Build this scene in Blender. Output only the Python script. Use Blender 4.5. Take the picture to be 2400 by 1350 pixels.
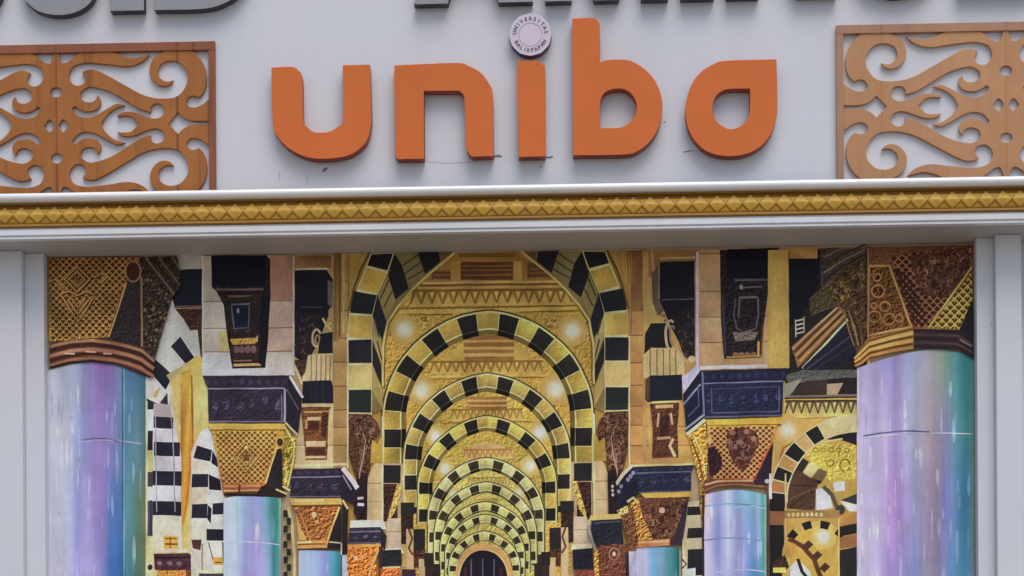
import bpy, math, random
from mathutils import Matrix, Vector
random.seed(7)
sc = bpy.context.scene
for o in list(bpy.data.objects): bpy.data.objects.remove(o)
COL = sc.collection

# ------------------------------------------------------------------ camera
CAM = Vector((0.0, -10.0, 1.6)); YAW = math.radians(1.9); ROLL = math.radians(0.36)
FPX = 5000.0; SHIFT = 0.5875
R3 = Matrix.Rotation(YAW, 3, 'Z') @ Matrix.Rotation(math.radians(90), 3, 'X') @ Matrix.Rotation(-ROLL, 3, 'Z')
cd = bpy.data.cameras.new('camera'); cam = bpy.data.objects.new('camera', cd); COL.objects.link(cam)
cam.matrix_world = Matrix.Translation(CAM) @ R3.to_4x4()
cd.sensor_width = 36.0; cd.lens = 36.0 * FPX / 2400.0; cd.shift_y = SHIFT
cd.clip_start = 0.05; cd.clip_end = 2000
sc.camera = cam
# ------------------------------------------------------------------ world, sun, exposure
w = bpy.data.worlds.new('World'); sc.world = w; w.use_nodes = True
nt = w.node_tree; bg = nt.nodes['Background']
sky = nt.nodes.new('ShaderNodeTexSky'); sky.sky_type = 'NISHITA'; sky.sun_disc = False
SUN_EL = math.radians(64); SUN_AZ = math.radians(20)      # azimuth to the right of the facade normal
sky.sun_elevation = SUN_EL; sky.sun_rotation = math.pi - SUN_AZ
sky.air_density = 1.3; sky.dust_density = 3.0; sky.ozone_density = 0.7
nt.links.new(sky.outputs[0], bg.inputs[0]); bg.inputs[1].default_value = 0.118
sd = bpy.data.lights.new('sun', 'SUN'); sd.energy = 1.45; sd.angle = math.radians(42); sd.color = (0.97, 0.98, 1.0)
sun = bpy.data.objects.new('sun', sd); COL.objects.link(sun)
d = Vector((math.sin(SUN_AZ)*math.cos(SUN_EL), -math.cos(SUN_AZ)*math.cos(SUN_EL), math.sin(SUN_EL)))
sun.rotation_euler = d.to_track_quat('Z', 'Y').to_euler(); sun.location = d*30
sc.view_settings.view_transform = 'Standard'; sc.view_settings.look = 'None'
sc.view_settings.exposure = 0.12; sc.view_settings.gamma = 1.0; sc.view_settings.use_curve_mapping = False

# ------------------------------------------------------------------ helpers
def P(u, v, Y):
    """point of the plane y=Y seen at reference pixel (u, v)"""
    dr = R3 @ Vector(((u-1200)/FPX, (675-v)/FPX + SHIFT*2400/FPX, -1.0))
    t = (Y - CAM.y)/dr.y
    return CAM + dr*t
def s2l(c):
    c = c/255.0
    return c/12.92 if c <= 0.04045 else ((c+0.055)/1.055)**2.4
def lin(c, k=1.0): return tuple(min(0.9, s2l(x)*k) for x in c[:3])
def tag(o, label=None, cat=None, group=None, kind=None):
    if label: o['label'] = label
    if cat: o['category'] = cat
    if group: o['group'] = group
    if kind: o['kind'] = kind
    return o
def empty(name, loc, label, cat, group=None):
    o = bpy.data.objects.new(name, None); COL.objects.link(o); o.location = loc
    o.empty_display_size = 0.1
    return tag(o, label, cat, group)
def link(name, me, mat, parent=None, loc=None):
    o = bpy.data.objects.new(name, me); COL.objects.link(o)
    if mat and not me.materials: me.materials.append(mat)
    if parent: o.parent = parent
    if loc is not None: o.location = loc
    return o
def mesh(name, verts, faces, mat=None, parent=None, off=Vector((0,0,0)), smooth=False):
    me = bpy.data.meshes.new(name); me.from_pydata([tuple(Vector(v)-off) for v in verts], [], faces); me.update()
    if smooth:
        for p in me.polygons: p.use_smooth = True
    return link(name, me, mat, parent)
def box(x0, x1, y0, y1, z0, z1):
    v = [(x0,y0,z0),(x1,y0,z0),(x1,y1,z0),(x0,y1,z0),(x0,y0,z1),(x1,y0,z1),(x1,y1,z1),(x0,y1,z1)]
    return v, [(0,3,2,1),(4,5,6,7),(0,1,5,4),(1,2,6,5),(2,3,7,6),(3,0,4,7)]
def extr_x(profile, x0, x1):
    """profile = list of (y,z), open polyline along the front; extruded in x"""
    v = []; f = []; n = len(profile)
    for x in (x0, x1): v += [(x, y, z) for y, z in profile]
    for i in range(n-1): f.append((i, i+1, n+i+1, n+i))
    return v, f
def bevel(o, wd, seg=2):
    m = o.modifiers.new('bevel', 'BEVEL'); m.width = wd; m.segments = seg; m.limit_method = 'ANGLE'; m.angle_limit = math.radians(40)
def crspline(pts, closed=True, sub=5, corner=38):
    """smooth a polyline but keep its sharp corners"""
    n = len(pts); V = [Vector((p[0], p[1])) for p in pts]; out = []
    def is_c(i):
        if not closed and i in (0, n-1): return True
        a = V[i]-V[i-1]; b = V[(i+1) % n]-V[i]
        if a.length < 1e-9 or b.length < 1e-9: return True
        return a.angle(b) > math.radians(corner)
    cs = [is_c(i) for i in range(n)]
    for i in range(n if closed else n-1):
        p1 = V[i]; p2 = V[(i+1) % n]
        p0 = V[i-1] if (i > 0 or closed) and not cs[i] else p1*2-p2 if cs[i] else V[i-1]
        p3 = V[(i+2) % n] if not cs[(i+1) % n] and (closed or i+2 < n) else p2*2-p1
        if cs[i] and cs[(i+1) % n]:
            out.append(tuple(p1)); continue
        for k in range(sub):
            t = k/sub
            q = 0.5*((2*p1) + (p2-p0)*t + (2*p0-5*p1+4*p2-p3)*t*t + (3*p1-p0-3*p2+p3)*t**3)
            out.append(tuple(q))
    if not closed: out.append(tuple(V[-1]))
    return out
def plate(name, loops, thick, bev=0.0):
    """2D outline (with holes by even-odd) in x,z -> solid mesh whose front is y=-thick, back y=0"""
    cu = bpy.data.curves.new(name, 'CURVE'); cu.dimensions = '2D'; cu.fill_mode = 'BOTH'
    cu.extrude = thick/2 - bev; cu.bevel_depth = bev; cu.bevel_resolution = 1; cu.offset = -bev
    for lp in loops:
        sp = cu.splines.new('POLY'); sp.points.add(len(lp)-1); sp.use_cyclic_u = True
        for i, (x, z) in enumerate(lp): sp.points[i].co = (x, z, 0, 1)
    tmp = bpy.data.objects.new('tmp', cu); COL.objects.link(tmp)
    bpy.context.view_layer.update()
    me = bpy.data.meshes.new_from_object(tmp.evaluated_get(bpy.context.evaluated_depsgraph_get()))
    bpy.data.objects.remove(tmp); bpy.data.curves.remove(cu)
    for v in me.vertices:
        x, y, z = v.co; v.co = (x, -z - thick/2, y)
    me.materials.clear(); me.name = name
    return me

# ------------------------------------------------------------------ materials
def newmat(name):
    m = bpy.data.materials.new(name); m.use_nodes = True
    n = m.node_tree; b = n.nodes['Principled BSDF']
    return m, n, b
def nd(n, t, **kw):
    x = n.nodes.new(t)
    for k, v in kw.items(): setattr(x, k, v)
    return x
def coords(n, scale=(1,1,1)):
    tc = nd(n, 'ShaderNodeNewGeometry'); mp = nd(n, 'ShaderNodeMapping'); mp.inputs['Scale'].default_value = scale
    n.links.new(tc.outputs['Position'], mp.inputs[0]); return mp.outputs[0]
def noise(n, vec, scale, detail=4, rough=0.55, dist=0.0):
    x = nd(n, 'ShaderNodeTexNoise'); x.inputs['Scale'].default_value = scale; x.inputs['Detail'].default_value = detail
    x.inputs['Roughness'].default_value = rough; x.inputs['Distortion'].default_value = dist
    n.links.new(vec, x.inputs['Vector']); return x.outputs['Fac']
def ramp(n, fac, stops):
    r = nd(n, 'ShaderNodeValToRGB'); e = r.color_ramp.elements
    while len(e) < len(stops): e.new(0.5)
    for i, (p, c) in enumerate(stops):
        e[i].position = p; e[i].color = (*c, 1) if len(c) == 3 else c
    n.links.new(fac, r.inputs[0]); return r.outputs[0]
def mix(n, a, b, fac, mode='MIX'):
    x = nd(n, 'ShaderNodeMix', data_type='RGBA', blend_type=mode)
    for s, val in ((x.inputs[6], a), (x.inputs[7], b), (x.inputs[0], fac)):
        if hasattr(val, 'is_linked') or isinstance(val, bpy.types.NodeSocket): n.links.new(val, s)
        else: s.default_value = (*val, 1) if isinstance(val, tuple) else val
    return x.outputs[2]
def mathn(n, op, a, b=0.0, clamp=False):
    x = nd(n, 'ShaderNodeMath', operation=op, use_clamp=clamp)
    for s, val in ((x.inputs[0], a), (x.inputs[1], b)):
        if isinstance(val, bpy.types.NodeSocket): n.links.new(val, s)
        else: s.default_value = val
    return x.outputs[0]
def bump(n, b, h, strength=0.2, dist=0.003):
    x = nd(n, 'ShaderNodeBump'); x.inputs['Strength'].default_value = strength; x.inputs['Distance'].default_value = dist
    n.links.new(h, x.inputs['Height']); n.links.new(x.outputs[0], b.inputs['Normal'])

def paint_wall(name, base, dirt, amount=0.5, rough=0.6, streak=True):
    m, n, b = newmat(name)
    v = coords(n)
    big = noise(n, v, 1.6, 5, 0.6)
    tint = noise(n, v, 0.9, 3)
    c = mix(n, base, tuple(x*k for x, k in zip(base, (1.05, 1.0, 0.97))), ramp(n, tint, [(0.4, (0,0,0)), (0.62, (1,1,1))]))
    c = mix(n, c, dirt, ramp(n, big, [(0.42, (0,0,0)), (0.75, (amount,)*3)]))
    if streak:
        vs = coords(n, (9, 9, 0.7)); st = noise(n, vs, 2.2, 5, 0.6)
        c = mix(n, c, dirt, ramp(n, st, [(0.52, (0,0,0)), (0.85, (amount,)*3)]))
    sp = noise(n, v, 34, 4, 0.6)
    c = mix(n, c, tuple(x*.45 for x in dirt), ramp(n, sp, [(0.7, (0,0,0)), (0.8, (0.5,)*3)]))
    n.links.new(c, b.inputs['Base Color']); b.inputs['Roughness'].default_value = rough
    bump(n, b, noise(n, v, 90, 5, 0.65), 0.25, 0.002)
    return m
M_wall = paint_wall('white_render_paint', (0.70,0.715,0.77), (0.56,0.555,0.59), 0.3, 0.6, False)
M_trim = paint_wall('white_gloss_trim', (0.80,0.80,0.83), (0.56,0.55,0.55), 0.35, 0.3)
M_bead = paint_wall('white_gloss_bead', (0.9,0.9,0.9), (0.66,0.65,0.66), 0.25, 0.16)
M_bead.node_tree.nodes['Principled BSDF'].inputs['Specular IOR Level'].default_value = 0.8
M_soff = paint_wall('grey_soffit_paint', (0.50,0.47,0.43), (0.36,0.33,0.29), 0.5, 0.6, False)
M_ground = paint_wall('concrete_paving', (0.27,0.25,0.22), (0.15,0.14,0.125), 0.6, 0.8, False)

def wood(name, a, b_, stain, amt):
    m, n, b = newmat(name)
    v = coords(n, (14, 14, 1.4)); g = noise(n, v, 2.0, 6, 0.6, 0.4)
    c = ramp(n, g, [(0.1, a), (0.9, b_)])
    v2 = coords(n, (20, 20, 1.1)); s = noise(n, v2, 1.3, 4, 0.6)
    c = mix(n, c, stain, ramp(n, s, [(0.55, (0,0,0)), (0.78, (amt,)*3)]))
    big = noise(n, coords(n), 2.5, 4); c = mix(n, c, tuple(min(1,x*1.35) for x in b_), ramp(n, big, [(0.5,(0,0,0)),(0.8,(0.5,)*3)]))
    n.links.new(c, b.inputs['Base Color']); b.inputs['Roughness'].default_value = 0.5; b.inputs['Specular IOR Level'].default_value = 0.3
    # weathered seams where the boards of the panel meet
    tc = nd(n, 'ShaderNodeTexCoord'); sx_ = nd(n, 'ShaderNodeSeparateXYZ'); n.links.new(tc.outputs['Object'], sx_.inputs[0])
    ax = mathn(n, 'ABSOLUTE', sx_.outputs[0]); wob = mathn(n, 'MULTIPLY', noise(n, v2, 2.0, 4), 0.012)
    seam = None
    for x0 in (0.0, 0.574):
        dd = mathn(n, 'SUBTRACT', mathn(n, 'ABSOLUTE', mathn(n, 'SUBTRACT', ax, x0)), wob)
        f_ = mathn(n, 'SUBTRACT', 1.0, mathn(n, 'MULTIPLY', mathn(n, 'ADD', dd, 0.004), 160.0, True), True)
        seam = f_ if seam is None else mathn(n, 'MAXIMUM', seam, f_)
    c = mix(n, c, tuple(x*.8 for x in stain), mathn(n, 'MULTIPLY', seam, amt*0.7))
    n.links.new(c, b.inputs['Base Color'])
    bump(n, b, g, 0.15, 0.002)
    return m
M_woodA = wood('orange_brown_stained_wood', lin((140,82,38),1.25), lin((164,106,50),1.25), lin((88,46,28),1.2), 0.8)
M_woodB = wood('faded_tan_wood', lin((166,120,84),1.22), lin((182,134,94),1.22), lin((176,116,60),1.2), 0.5)
M_woodAf = wood('dark_red_brown_wood', lin((118,70,52),1.2), lin((150,88,58),1.25), lin((70,36,26),1.2), 0.6)
M_woodBf = wood('grey_tan_wood', lin((150,112,90),1.2), lin((170,126,98),1.25), lin((130,90,70),1.2), 0.4)

def simple(name, col, rough=0.4, metal=0.0, var=0.12, scale=6, bstr=0.1, fine=60):
    m, n, b = newmat(name)
    v = coords(n); f = noise(n, v, scale, 5)
    c = mix(n, tuple(x*(1-var) for x in col), tuple(min(1,x*(1+var)) for x in col), f)
    n.links.new(c, b.inputs['Base Color']); b.inputs['Roughness'].default_value = rough; b.inputs['Metallic'].default_value = metal
    bump(n, b, noise(n, v, fine, 3), bstr, 0.001); b.inputs['Specular IOR Level'].default_value = 0.3
    return m
M_orange = simple('orange_letter_paint', lin((194,99,44),1.28), 0.42, 0, 0.1, 3, 0.08)
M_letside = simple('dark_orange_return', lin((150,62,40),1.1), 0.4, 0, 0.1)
M_grey = simple('brushed_grey_metal', (0.33,0.325,0.34), 0.36, 0.1, 0.14, 5)
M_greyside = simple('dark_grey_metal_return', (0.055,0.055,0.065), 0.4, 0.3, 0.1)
M_gold = simple('gold_moulding_paint', lin((188,146,60),1.3), 0.42, 0.0, 0.18, 14, 0.2, 120)
M_golddk = simple('gold_moulding_groove', lin((150,106,36),1.15), 0.5, 0.0, 0.15, 14, 0.2, 120)
M_seal = simple('pale_pink_white_seal', lin((190,178,190),1.38), 0.4, 0, 0.04, 8)
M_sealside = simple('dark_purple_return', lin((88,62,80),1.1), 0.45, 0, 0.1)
M_ink = simple('dark_ink', (0.13,0.10,0.12), 0.5, 0, 0.1)
M_sealring = simple('grey_ink', lin((168,154,168),1.2), 0.5, 0, 0.1)
M_crack = simple('dark_wall_stain', (0.2,0.19,0.2), 0.8, 0, 0.2)

# the mural's paint: colour from the brushwork itself, alpha = how strongly carved relief is drawn
def mural_mat(name='mural_paint', amp=1.0, vs=0.55):
    m, n, b = newmat(name)
    at = nd(n, 'ShaderNodeAttribute', attribute_name='Col')
    v = coords(n)
    f1 = noise(n, coords(n, (1, 1, vs)), 55, 5, 0.62, 0.5)
    f2 = noise(n, v, 9, 3)
    val = mathn(n, 'ADD', mathn(n, 'MULTIPLY', f1, 0.55*amp), mathn(n, 'MULTIPLY', f2, 0.5*amp))   # mean ~0.52
    val = mathn(n, 'ADD', val, 1-0.525*amp)
    off = nd(n, 'ShaderNodeVectorMath', operation='ADD'); off.inputs[1].default_value = (-0.0035, 0, 0.0045); n.links.new(v, off.inputs[0])
    e1 = mathn(n, 'SUBTRACT', noise(n, v, 34, 2, 0.5, 1.6), noise(n, off.outputs[0], 34, 2, 0.5, 1.6))
    e2 = mathn(n, 'SUBTRACT', noise(n, v, 78, 2, 0.5, 0.8), noise(n, off.outputs[0], 78, 2, 0.5, 0.8))
    em = mathn(n, 'ADD', mathn(n, 'MULTIPLY', e1, 7.5), mathn(n, 'MULTIPLY', e2, 4.0))
    carve = mathn(n, 'ADD', mathn(n, 'MULTIPLY', em, at.outputs['Alpha']), 1.0)
    tot = mathn(n, 'MAXIMUM', mathn(n, 'MULTIPLY', val, carve), 0.2)
    cc = nd(n, 'ShaderNodeVectorMath', operation='SCALE'); n.links.new(at.outputs['Color'], cc.inputs[0]); n.links.new(tot, cc.inputs['Scale'])
    n.links.new(cc.outputs[0], b.inputs['Base Color'])
    b.inputs['Roughness'].default_value = 0.48; b.inputs['Specular IOR Level'].default_value = 0.14
    bump(n, b, f1, 0.12, 0.002)
    return m
M_mural = mural_mat(); M_mcol = mural_mat('mural_column_paint', 0.85, 0.05)

# ------------------------------------------------------------------ setting
YL, YW, YM = -0.17, 0.0, 0.135          # lintel front, wall / pillar front, mural plane
g = mesh('ground', [(-600,-600,0),(600,-600,0),(600,600,0),(-600,600,0)], [(0,1,2,3)], M_ground); tag(g, kind='structure')
XL, XR = -4.2, 4.2
zc = lambda v, Y=YL: P(1200, v, Y).z
Z_SOF = zc(541)
ZTOP = 7.3
bld = empty('building', (0, 0.4, 0), 'white painted building front with gold scale moulding above a recessed bay', 'building')
BO = Vector(bld.location)
v, f = box(XL, XR, YW, 1.2, Z_SOF+0.02, ZTOP); mesh('upper_wall', v, f, M_wall, bld, BO)
v, f = box(XL, XR, YM+0.012, 1.2, 0.0, Z_SOF+0.018); mesh('recess_wall', v, f, M_wall, bld, BO)
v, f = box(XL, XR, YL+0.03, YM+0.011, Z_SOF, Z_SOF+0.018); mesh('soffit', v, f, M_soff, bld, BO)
xl0 = P(-110, 900, YW).x; xl1 = P(52, 900, YW).x; xr0 = P(2335.5, 900, YW).x; xr1 = P(2396, 900, YW).x
for a, b_ in ((xl0, xl1), (xr0, xr1)):
    v, f = box(a, b_, YW+0.002, YM+0.010, 0.004, Z_SOF-0.001); o = mesh('pillar', v, f, M_wall, bld, BO); bevel(o, 0.004)
# thin inner frame strip against the right jamb and a flat stop beside the mural
for a, b_ in ((xl1+0.0005, P(104.5, 950, 0.05).x), (P(2290.5, 950, 0.05).x, xr0-0.0005)):
    v, f = box(a, b_, 0.05, YM+0.010, 0.004, Z_SOF-0.0015); o = mesh('reveal_strip', v, f, M_wall, bld, BO); bevel(o, 0.003)
# lintel mouldings: bead, gold moulding, fascia
def zz(v, Y=YL): return zc(v, Y)
zb0, zb1 = zz(457), zz(437)
prof = [(YW-0.002, zb1+0.006)]
cz = (zb0+zb1)/2; rz = (zb1-zb0)/2
for k in range(25):
    a = math.pi/2 - math.pi*k/24
    prof.append((YL-0.018-0.020*math.cos(a), cz+rz*math.sin(a)))
prof[0] = (YW-0.002, zb1)
prof += [(YL+0.02, zb0-0.001)]
v, f = extr_x(prof, XL, XR); mesh('bead', v, f, M_bead, bld, BO)
# gold moulding body: cove at top, round belly, flat lip
zg0, zg1 = zz(515), zz(458)
H = zg1-zg0
gp = [(YL+0.02, zg1), (YL-0.004, zg1-0.002), (YL-0.004, zg1-0.006), (YL+0.016, zg1-0.009), (YL+0.016, zg1-0.022)]
zs1, zs0 = zg1-0.026, zg0+0.020
for k in range(9):
    t = k/8; gp.append((YL+0.002-0.012*math.sin(math.pi*t), zs1+(zs0-zs1)*t))
gp += [(YL+0.004, zg0+0.016), (YL-0.010, zg0+0.014), (YL-0.012, zg0+0.004), (YL-0.002, zg0), (YL+0.02, zg0)]
v, f = extr_x(gp, XL, XR); gm = mesh('gold_moulding', v, f, M_golddk, bld, BO)
# overlapping scales, one mesh shared
per = (P(1239, 490, YL).x - P(1200, 490, YL).x)
hw = per*0.492; hh = (zs1-zs0)*0.62
vs = []; fs = []
out = []
for k in range(20):
    a = 2*math.pi*k/20
    ca, sa = math.cos(a), math.sin(a)
    pw = 0.62 if sa < 0 else 1.0
    q = (abs(ca)**1.9*math.copysign(1, ca), abs(sa)**(1.9*pw)*math.copysign(1, sa)); out.append(q)
def bel(z):
    t = (zs1-z)/(zs1-zs0); return 0.002-0.012*math.sin(math.pi*min(1, max(0, t)))
zmid = (zs0+zs1)/2 + 0.004
for r, lift in ((1.0, -0.002), (0.93, 0.0042), (0.80, 0.0056), (0.0, 0.0060)):
    for (qx, qz) in (out if r > 0 else [(0, 0)]):
        z = zmid+qz*hh*r; vs.append((qx*hw*r, YL+bel(z)-lift, z-zmid))
for lv in range(2):
    for k in range(20): fs.append((lv*20+k, lv*20+(k+1) % 20, (lv+1)*20+(k+1) % 20, (lv+1)*20+k))
for k in range(20): fs.append((40+k, 40+(k+1) % 20, 60))
sme = bpy.data.meshes.new('scale'); sme.from_pydata(vs, [], fs); sme.update()
nsc = int(6.4/per)
for i in range(nsc):
    o = link('scale', sme, M_gold, gm); o.location = (-3.2+per*i-BO.x, -BO.y, zmid-BO.z)
# half scales filling the upper row
tme = bpy.data.meshes.new('scale_half')
tv = []; 
for (qx, dz, l) in ((-0.40, 0.0, .001), (0.40, 0.0, .001), (0.0, -0.74, .001), (0.0, -0.25, .0014)):
    z = zs1-0.001+dz*hh; tv.append((qx*per, YL+bel(z)-l, z-zmid))
tme.from_pydata(tv, [], [(0,2,3),(2,1,3),(1,0,3)]); tme.update()
for i in range(nsc):
    o = link('scale', tme, M_gold, gm); o.location = (-3.2+per*(i+0.5)-BO.x, -BO.y, zmid-BO.z)
# small triangular scales under the row
bme = bpy.data.meshes.new('scale_low')
tv = []
for (qx, dz, l) in ((-0.36, 0.0, .001), (0.36, 0.0, .001), (0.0, 0.5, .001), (0.0, 0.16, .0014)):
    z = zs0+0.001+dz*hh; tv.append((qx*per, YL+bel(z)-l, z-zmid))
bme.from_pydata(tv, [], [(1,2,3),(2,0,3),(0,1,3)]); bme.update()
for i in range(nsc):
    o = link('scale', bme, M_gold, gm); o.location = (-3.2+per*(i+0.5)-BO.x, -BO.y, zmid-BO.z)
# white fascia with a groove and a lip
z1, z0 = zg0-0.0005, Z_SOF
fp = [(YL+0.02, z1), (YL+0.004, z1-0.001), (YL+0.004, zz(520)), (YL-0.006, zz(521)), (YL-0.006, zz(533)), (YL+0.004, zz(534.5)),
      (YL+0.004, zz(536)), (YL-0.001, zz(537)), (YL-0.001, z0-0.001), (YL+0.034, z0-0.001)]
v, f = extr_x(fp, XL, XR); mesh('fascia', v, f, M_trim, bld, BO)
v, f = box(XL, XR, YL+0.022, YW-0.001, Z_SOF+0.019, zb1); mesh('lintel', v, f, M_trim, bld, BO)

# cracks and nail marks on the wall
def wallmark(pts, wd):
    vv = []; ff = []
    for i, (u, v_) in enumerate(pts):
        k = wd*(0.4+0.6*math.sin(math.pi*(i+0.5)/len(pts)))
        a = Vector(pts[min(i+1, len(pts)-1)])-Vector(pts[max(i-1, 0)]); a.normalize(); nrm = Vector((-a.y, a.x))*k
        vv += [P(u+nrm.x, v_+nrm.y, YW-0.0012), P(u-nrm.x, v_-nrm.y, YW-0.0012)]
    for i in range(len(pts)-1): ff.append((2*i, 2*i+1, 2*i+3, 2*i+2))
    mesh('crack', vv, ff, M_crack, bld, BO)
for pts, wd in ((((757,403),(760,399),(764,395),(767,393)), 3.2), (((1158,367),(1168,365),(1176,367)), 2.6), (((1280,368),(1290,369),(1296,366)), 2.0),
                (((1600,357),(1612,355),(1625,352)), 1.3), (((655,400),(656,412),(654,422)), 0.45), (((722,412),(720,425),(717,436)), 0.4),
                (((1000,378),(1040,383),(1085,381),(1120,379)), 0.35), (((1555,288),(1560,285)), 1.2), (((1265,390),(1270,391)), 1.6), (((905,449),(915,446),(926,450)), 1.4)):
    wallmark(pts, wd)

# ------------------------------------------------------------------ raised letters
def letter(name, loops_px, thick, mat, side, label, group, gap=0.004, bev=0.0015, cat='letter'):
    Yf = YW-gap-thick
    ctr = None; loops = []
    for lp in loops_px:
        q = crspline(lp); w_ = [P(u, v_, Yf) for u, v_ in q]
        if ctr is None: ctr = Vector(((min(a.x for a in w_)+max(a.x for a in w_))/2, 0, min(a.z for a in w_)))
        loops.append([(a.x-ctr.x, a.z-ctr.z) for a in w_])
    me = plate(name, loops, thick, bev)
    me.materials.append(mat); me.materials.append(side)
    for p_ in me.polygons:
        if p_.normal.y > -0.5: p_.material_index = 1
    o = bpy.data.objects.new(name, me); COL.objects.link(o); o.location = (ctr.x, YW-gap, ctr.z)
    return tag(o, label, cat, group)
UNI = {
 'u': [[(636,158),(684,156.5),(699.6,165),(708,184),(710.5,280),(720,297),(737,309.5),(769.6,309),(793,296),(803.5,278),(803,152.5),(867,151),(870.5,264),(869,298.7),(861,326.7),(843,348.5),(811.6,366),(757,372.5),(715,367),(678,348.5),(651,320.5),(639,286)]],
 'n': [[(924,153),(1066,147),(1098,154),(1126,169.6),(1146,196),(1155.4,227),(1157,365.6),(1106,367.5),(1096,356),(1091.6,336),(1088.5,243),(1085.4,221),(1076,213),(993.6,213),(994.5,372),(932,373.5),(926,367)]],
 'i': [[(1212,143),(1257,142.5),(1272,151),(1278,171),(1279,366.5),(1215,368)]],
 'b': [[(1341,43),(1388,41.5),(1401,48),(1405.6,62),(1406.5,145.6),(1424,140.6),(1449,139),(1480,143),(1511,162),(1536,190),(1550,227),(1552,264.5),(1542.5,302),(1520.7,334.5),(1492.7,355),(1460,362.5),(1343,364)],
       [(1407,299.6),(1406.5,246),(1412,224),(1424,213),(1443,208),(1464.7,210),(1483,224),(1492,246),(1488,270.7),(1474,289),(1452,298.7)]],
 'a': [[(1820,138.5),(1708,141.5),(1676,148),(1642,169.6),(1618.7,202),(1607.8,242.7),(1607.8,280),(1620,317),(1645,347),(1676,362),(1713.6,366),(1748,361),(1782,344),(1807,314),(1819,280),(1822,242.7)],
       [(1757.8,208),(1706,209),(1685.6,218),(1674.7,232),(1670,252),(1673,274),(1688.7,292.5),(1712,302),(1735.4,296),(1751,280),(1757.5,255)]],
}
for ch, lps in UNI.items():
    letter('sign_letter', lps, 0.055, M_orange, M_letside, 'thick orange raised lower case letter %s on the white wall' % ch, 'orange letters of the sign')

# grey capitals, cut by the top of the picture; baseline follows the wall
def base_y(u): return 25.0 + (u-300)*(-0.0218)
GH = 330
def gl(pts):      # (u, height above baseline)
    return [(u, base_y(u)-h) for u, h in pts]
GREY = [
 ('S', [[(-190,40),(-150,-4),(-90,-10),(-30,2),(2,40),(10,95),(-10,150),(-70,190),(-110,225),(-110,255),(-80,265),(-60,245),(10,245),(0,300),(-60,338),(-130,335),(-185,290),(-190,220),(-160,175),(-100,140),(-68,110),(-72,75),(-100,70),(-120,92),(-190,92)]]),
 ('J', [[(48,70),(58,28),(90,3),(137,-7),(180,0),(212,22),(228,60),(232,120),(232,GH),(152,GH),(152,90),(145,68),(128,64),(122,90),(48,92)]]),
 ('I', [[(258,0),(338,0),(338,GH),(258,GH)]]),
 ('D', [[(362,0),(470,0),(520,10),(560,35),(590,85),(598,165),(590,245),(560,295),(520,320),(470,GH),(362,GH)], [(440,62),(468,66),(500,88),(516,165),(500,242),(468,264),(440,268)]]),
 ('A', [[(970,0),(1050,0),(1066,60),(1152,60),(1168,0),(1249,0),(1152,GH),(1067,GH)], [(1084,120),(1136,120),(1110,225)]]),
 ('M', [[(1277,0),(1340,0),(1340,190),(1392,0),(1450,0),(1502,190),(1502,0),(1566,0),(1566,GH),(1478,GH),(1421,130),(1365,GH),(1277,GH)]]),
 ('I2', [[(1595,0),(1674,0),(1674,GH),(1595,GH)]]),
 ('N', [[(1702,0),(1779,0),(1779,190),(1868,0),(1962,0),(1962,GH),(1885,GH),(1885,140),(1796,GH),(1702,GH)]]),
 ('U', [[(1990,120),(1998,60),(2030,12),(2095,-6),(2160,8),(2200,50),(2210,120),(2210,GH),(2130,GH),(2130,110),(2118,78),(2100,70),(2082,78),(2070,110),(2070,GH),(1990,GH)]]),
 ('L', [[(2246,0),(2420,0),(2420,68),(2326,68),(2326,GH),(2246,GH)]]),
]
GLAB = {'S': 'grey metal raised letter next to the hooked one, away from the straight one', 'J': 'grey metal raised letter with a round hooked bottom',
 'I': 'straight grey metal raised letter I beside the letter D', 'D': 'grey metal raised letter with flat base curving up into a bowl',
 'A': 'grey metal raised letter standing on two wide apart feet', 'M': 'grey metal raised letter with three feet above the round seal',
 'I2': 'straight grey metal raised letter above the gap between orange b and a', 'N': 'grey metal raised letter above the orange letter a',
 'U': 'grey metal raised letter with round bottom above the faded fretwork panel', 'L': 'grey metal raised letter with long flat foot above the faded fretwork panel'}
for ch, lps in GREY:
    letter('sign_letter', [gl(l) for l in lps], 0.05, M_grey, M_greyside, GLAB[ch], 'grey metal letters along the top', 0.004, 0.0015)

# seal over the i
SC = (1243, 81); Ts = 0.045
Yf = YW-0.004-Ts
c0 = P(SC[0], SC[1], Yf); c1 = P(SC[0]+50, SC[1], Yf); RS = c1.x-c0.x
seal = empty('seal', (c0.x, YW-0.004, c0.z-RS), 'small round pale seal ringed with lettering above the letter i', 'seal')
SO = Vector(seal.location)
rim = []
for k in range(48):
    a = 2*math.pi*k/48; rr = RS*(1.0 - 0.022*abs(math.sin(6*a)))
    rim.append((rr*math.cos(a), rr*math.sin(a)+RS))
me = plate('disc', [rim], Ts, 0.001); me.materials.append(M_seal); me.materials.append(M_sealside)
for p_ in me.polygons:
    if p_.normal.y > -0.5: p_.material_index = 1
link('disc', me, None, seal)
def annulus(r0, r1, y, nseg=48):
    vv = []; ff = []
    for k in range(nseg):
        a = 2*math.pi*k/nseg
        vv += [(r0*math.cos(a), y, r0*math.sin(a)+RS), (r1*math.cos(a), y, r1*math.sin(a)+RS)]
    for k in range(nseg):
        j = (k+1) % nseg; ff.append((2*k, 2*k+1, 2*j+1, 2*j))
    return vv, ff
vv, ff = annulus(RS*0.53, RS*0.56, -Ts-0.001); mesh('ring_line', vv, ff, M_sealring, seal)
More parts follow.
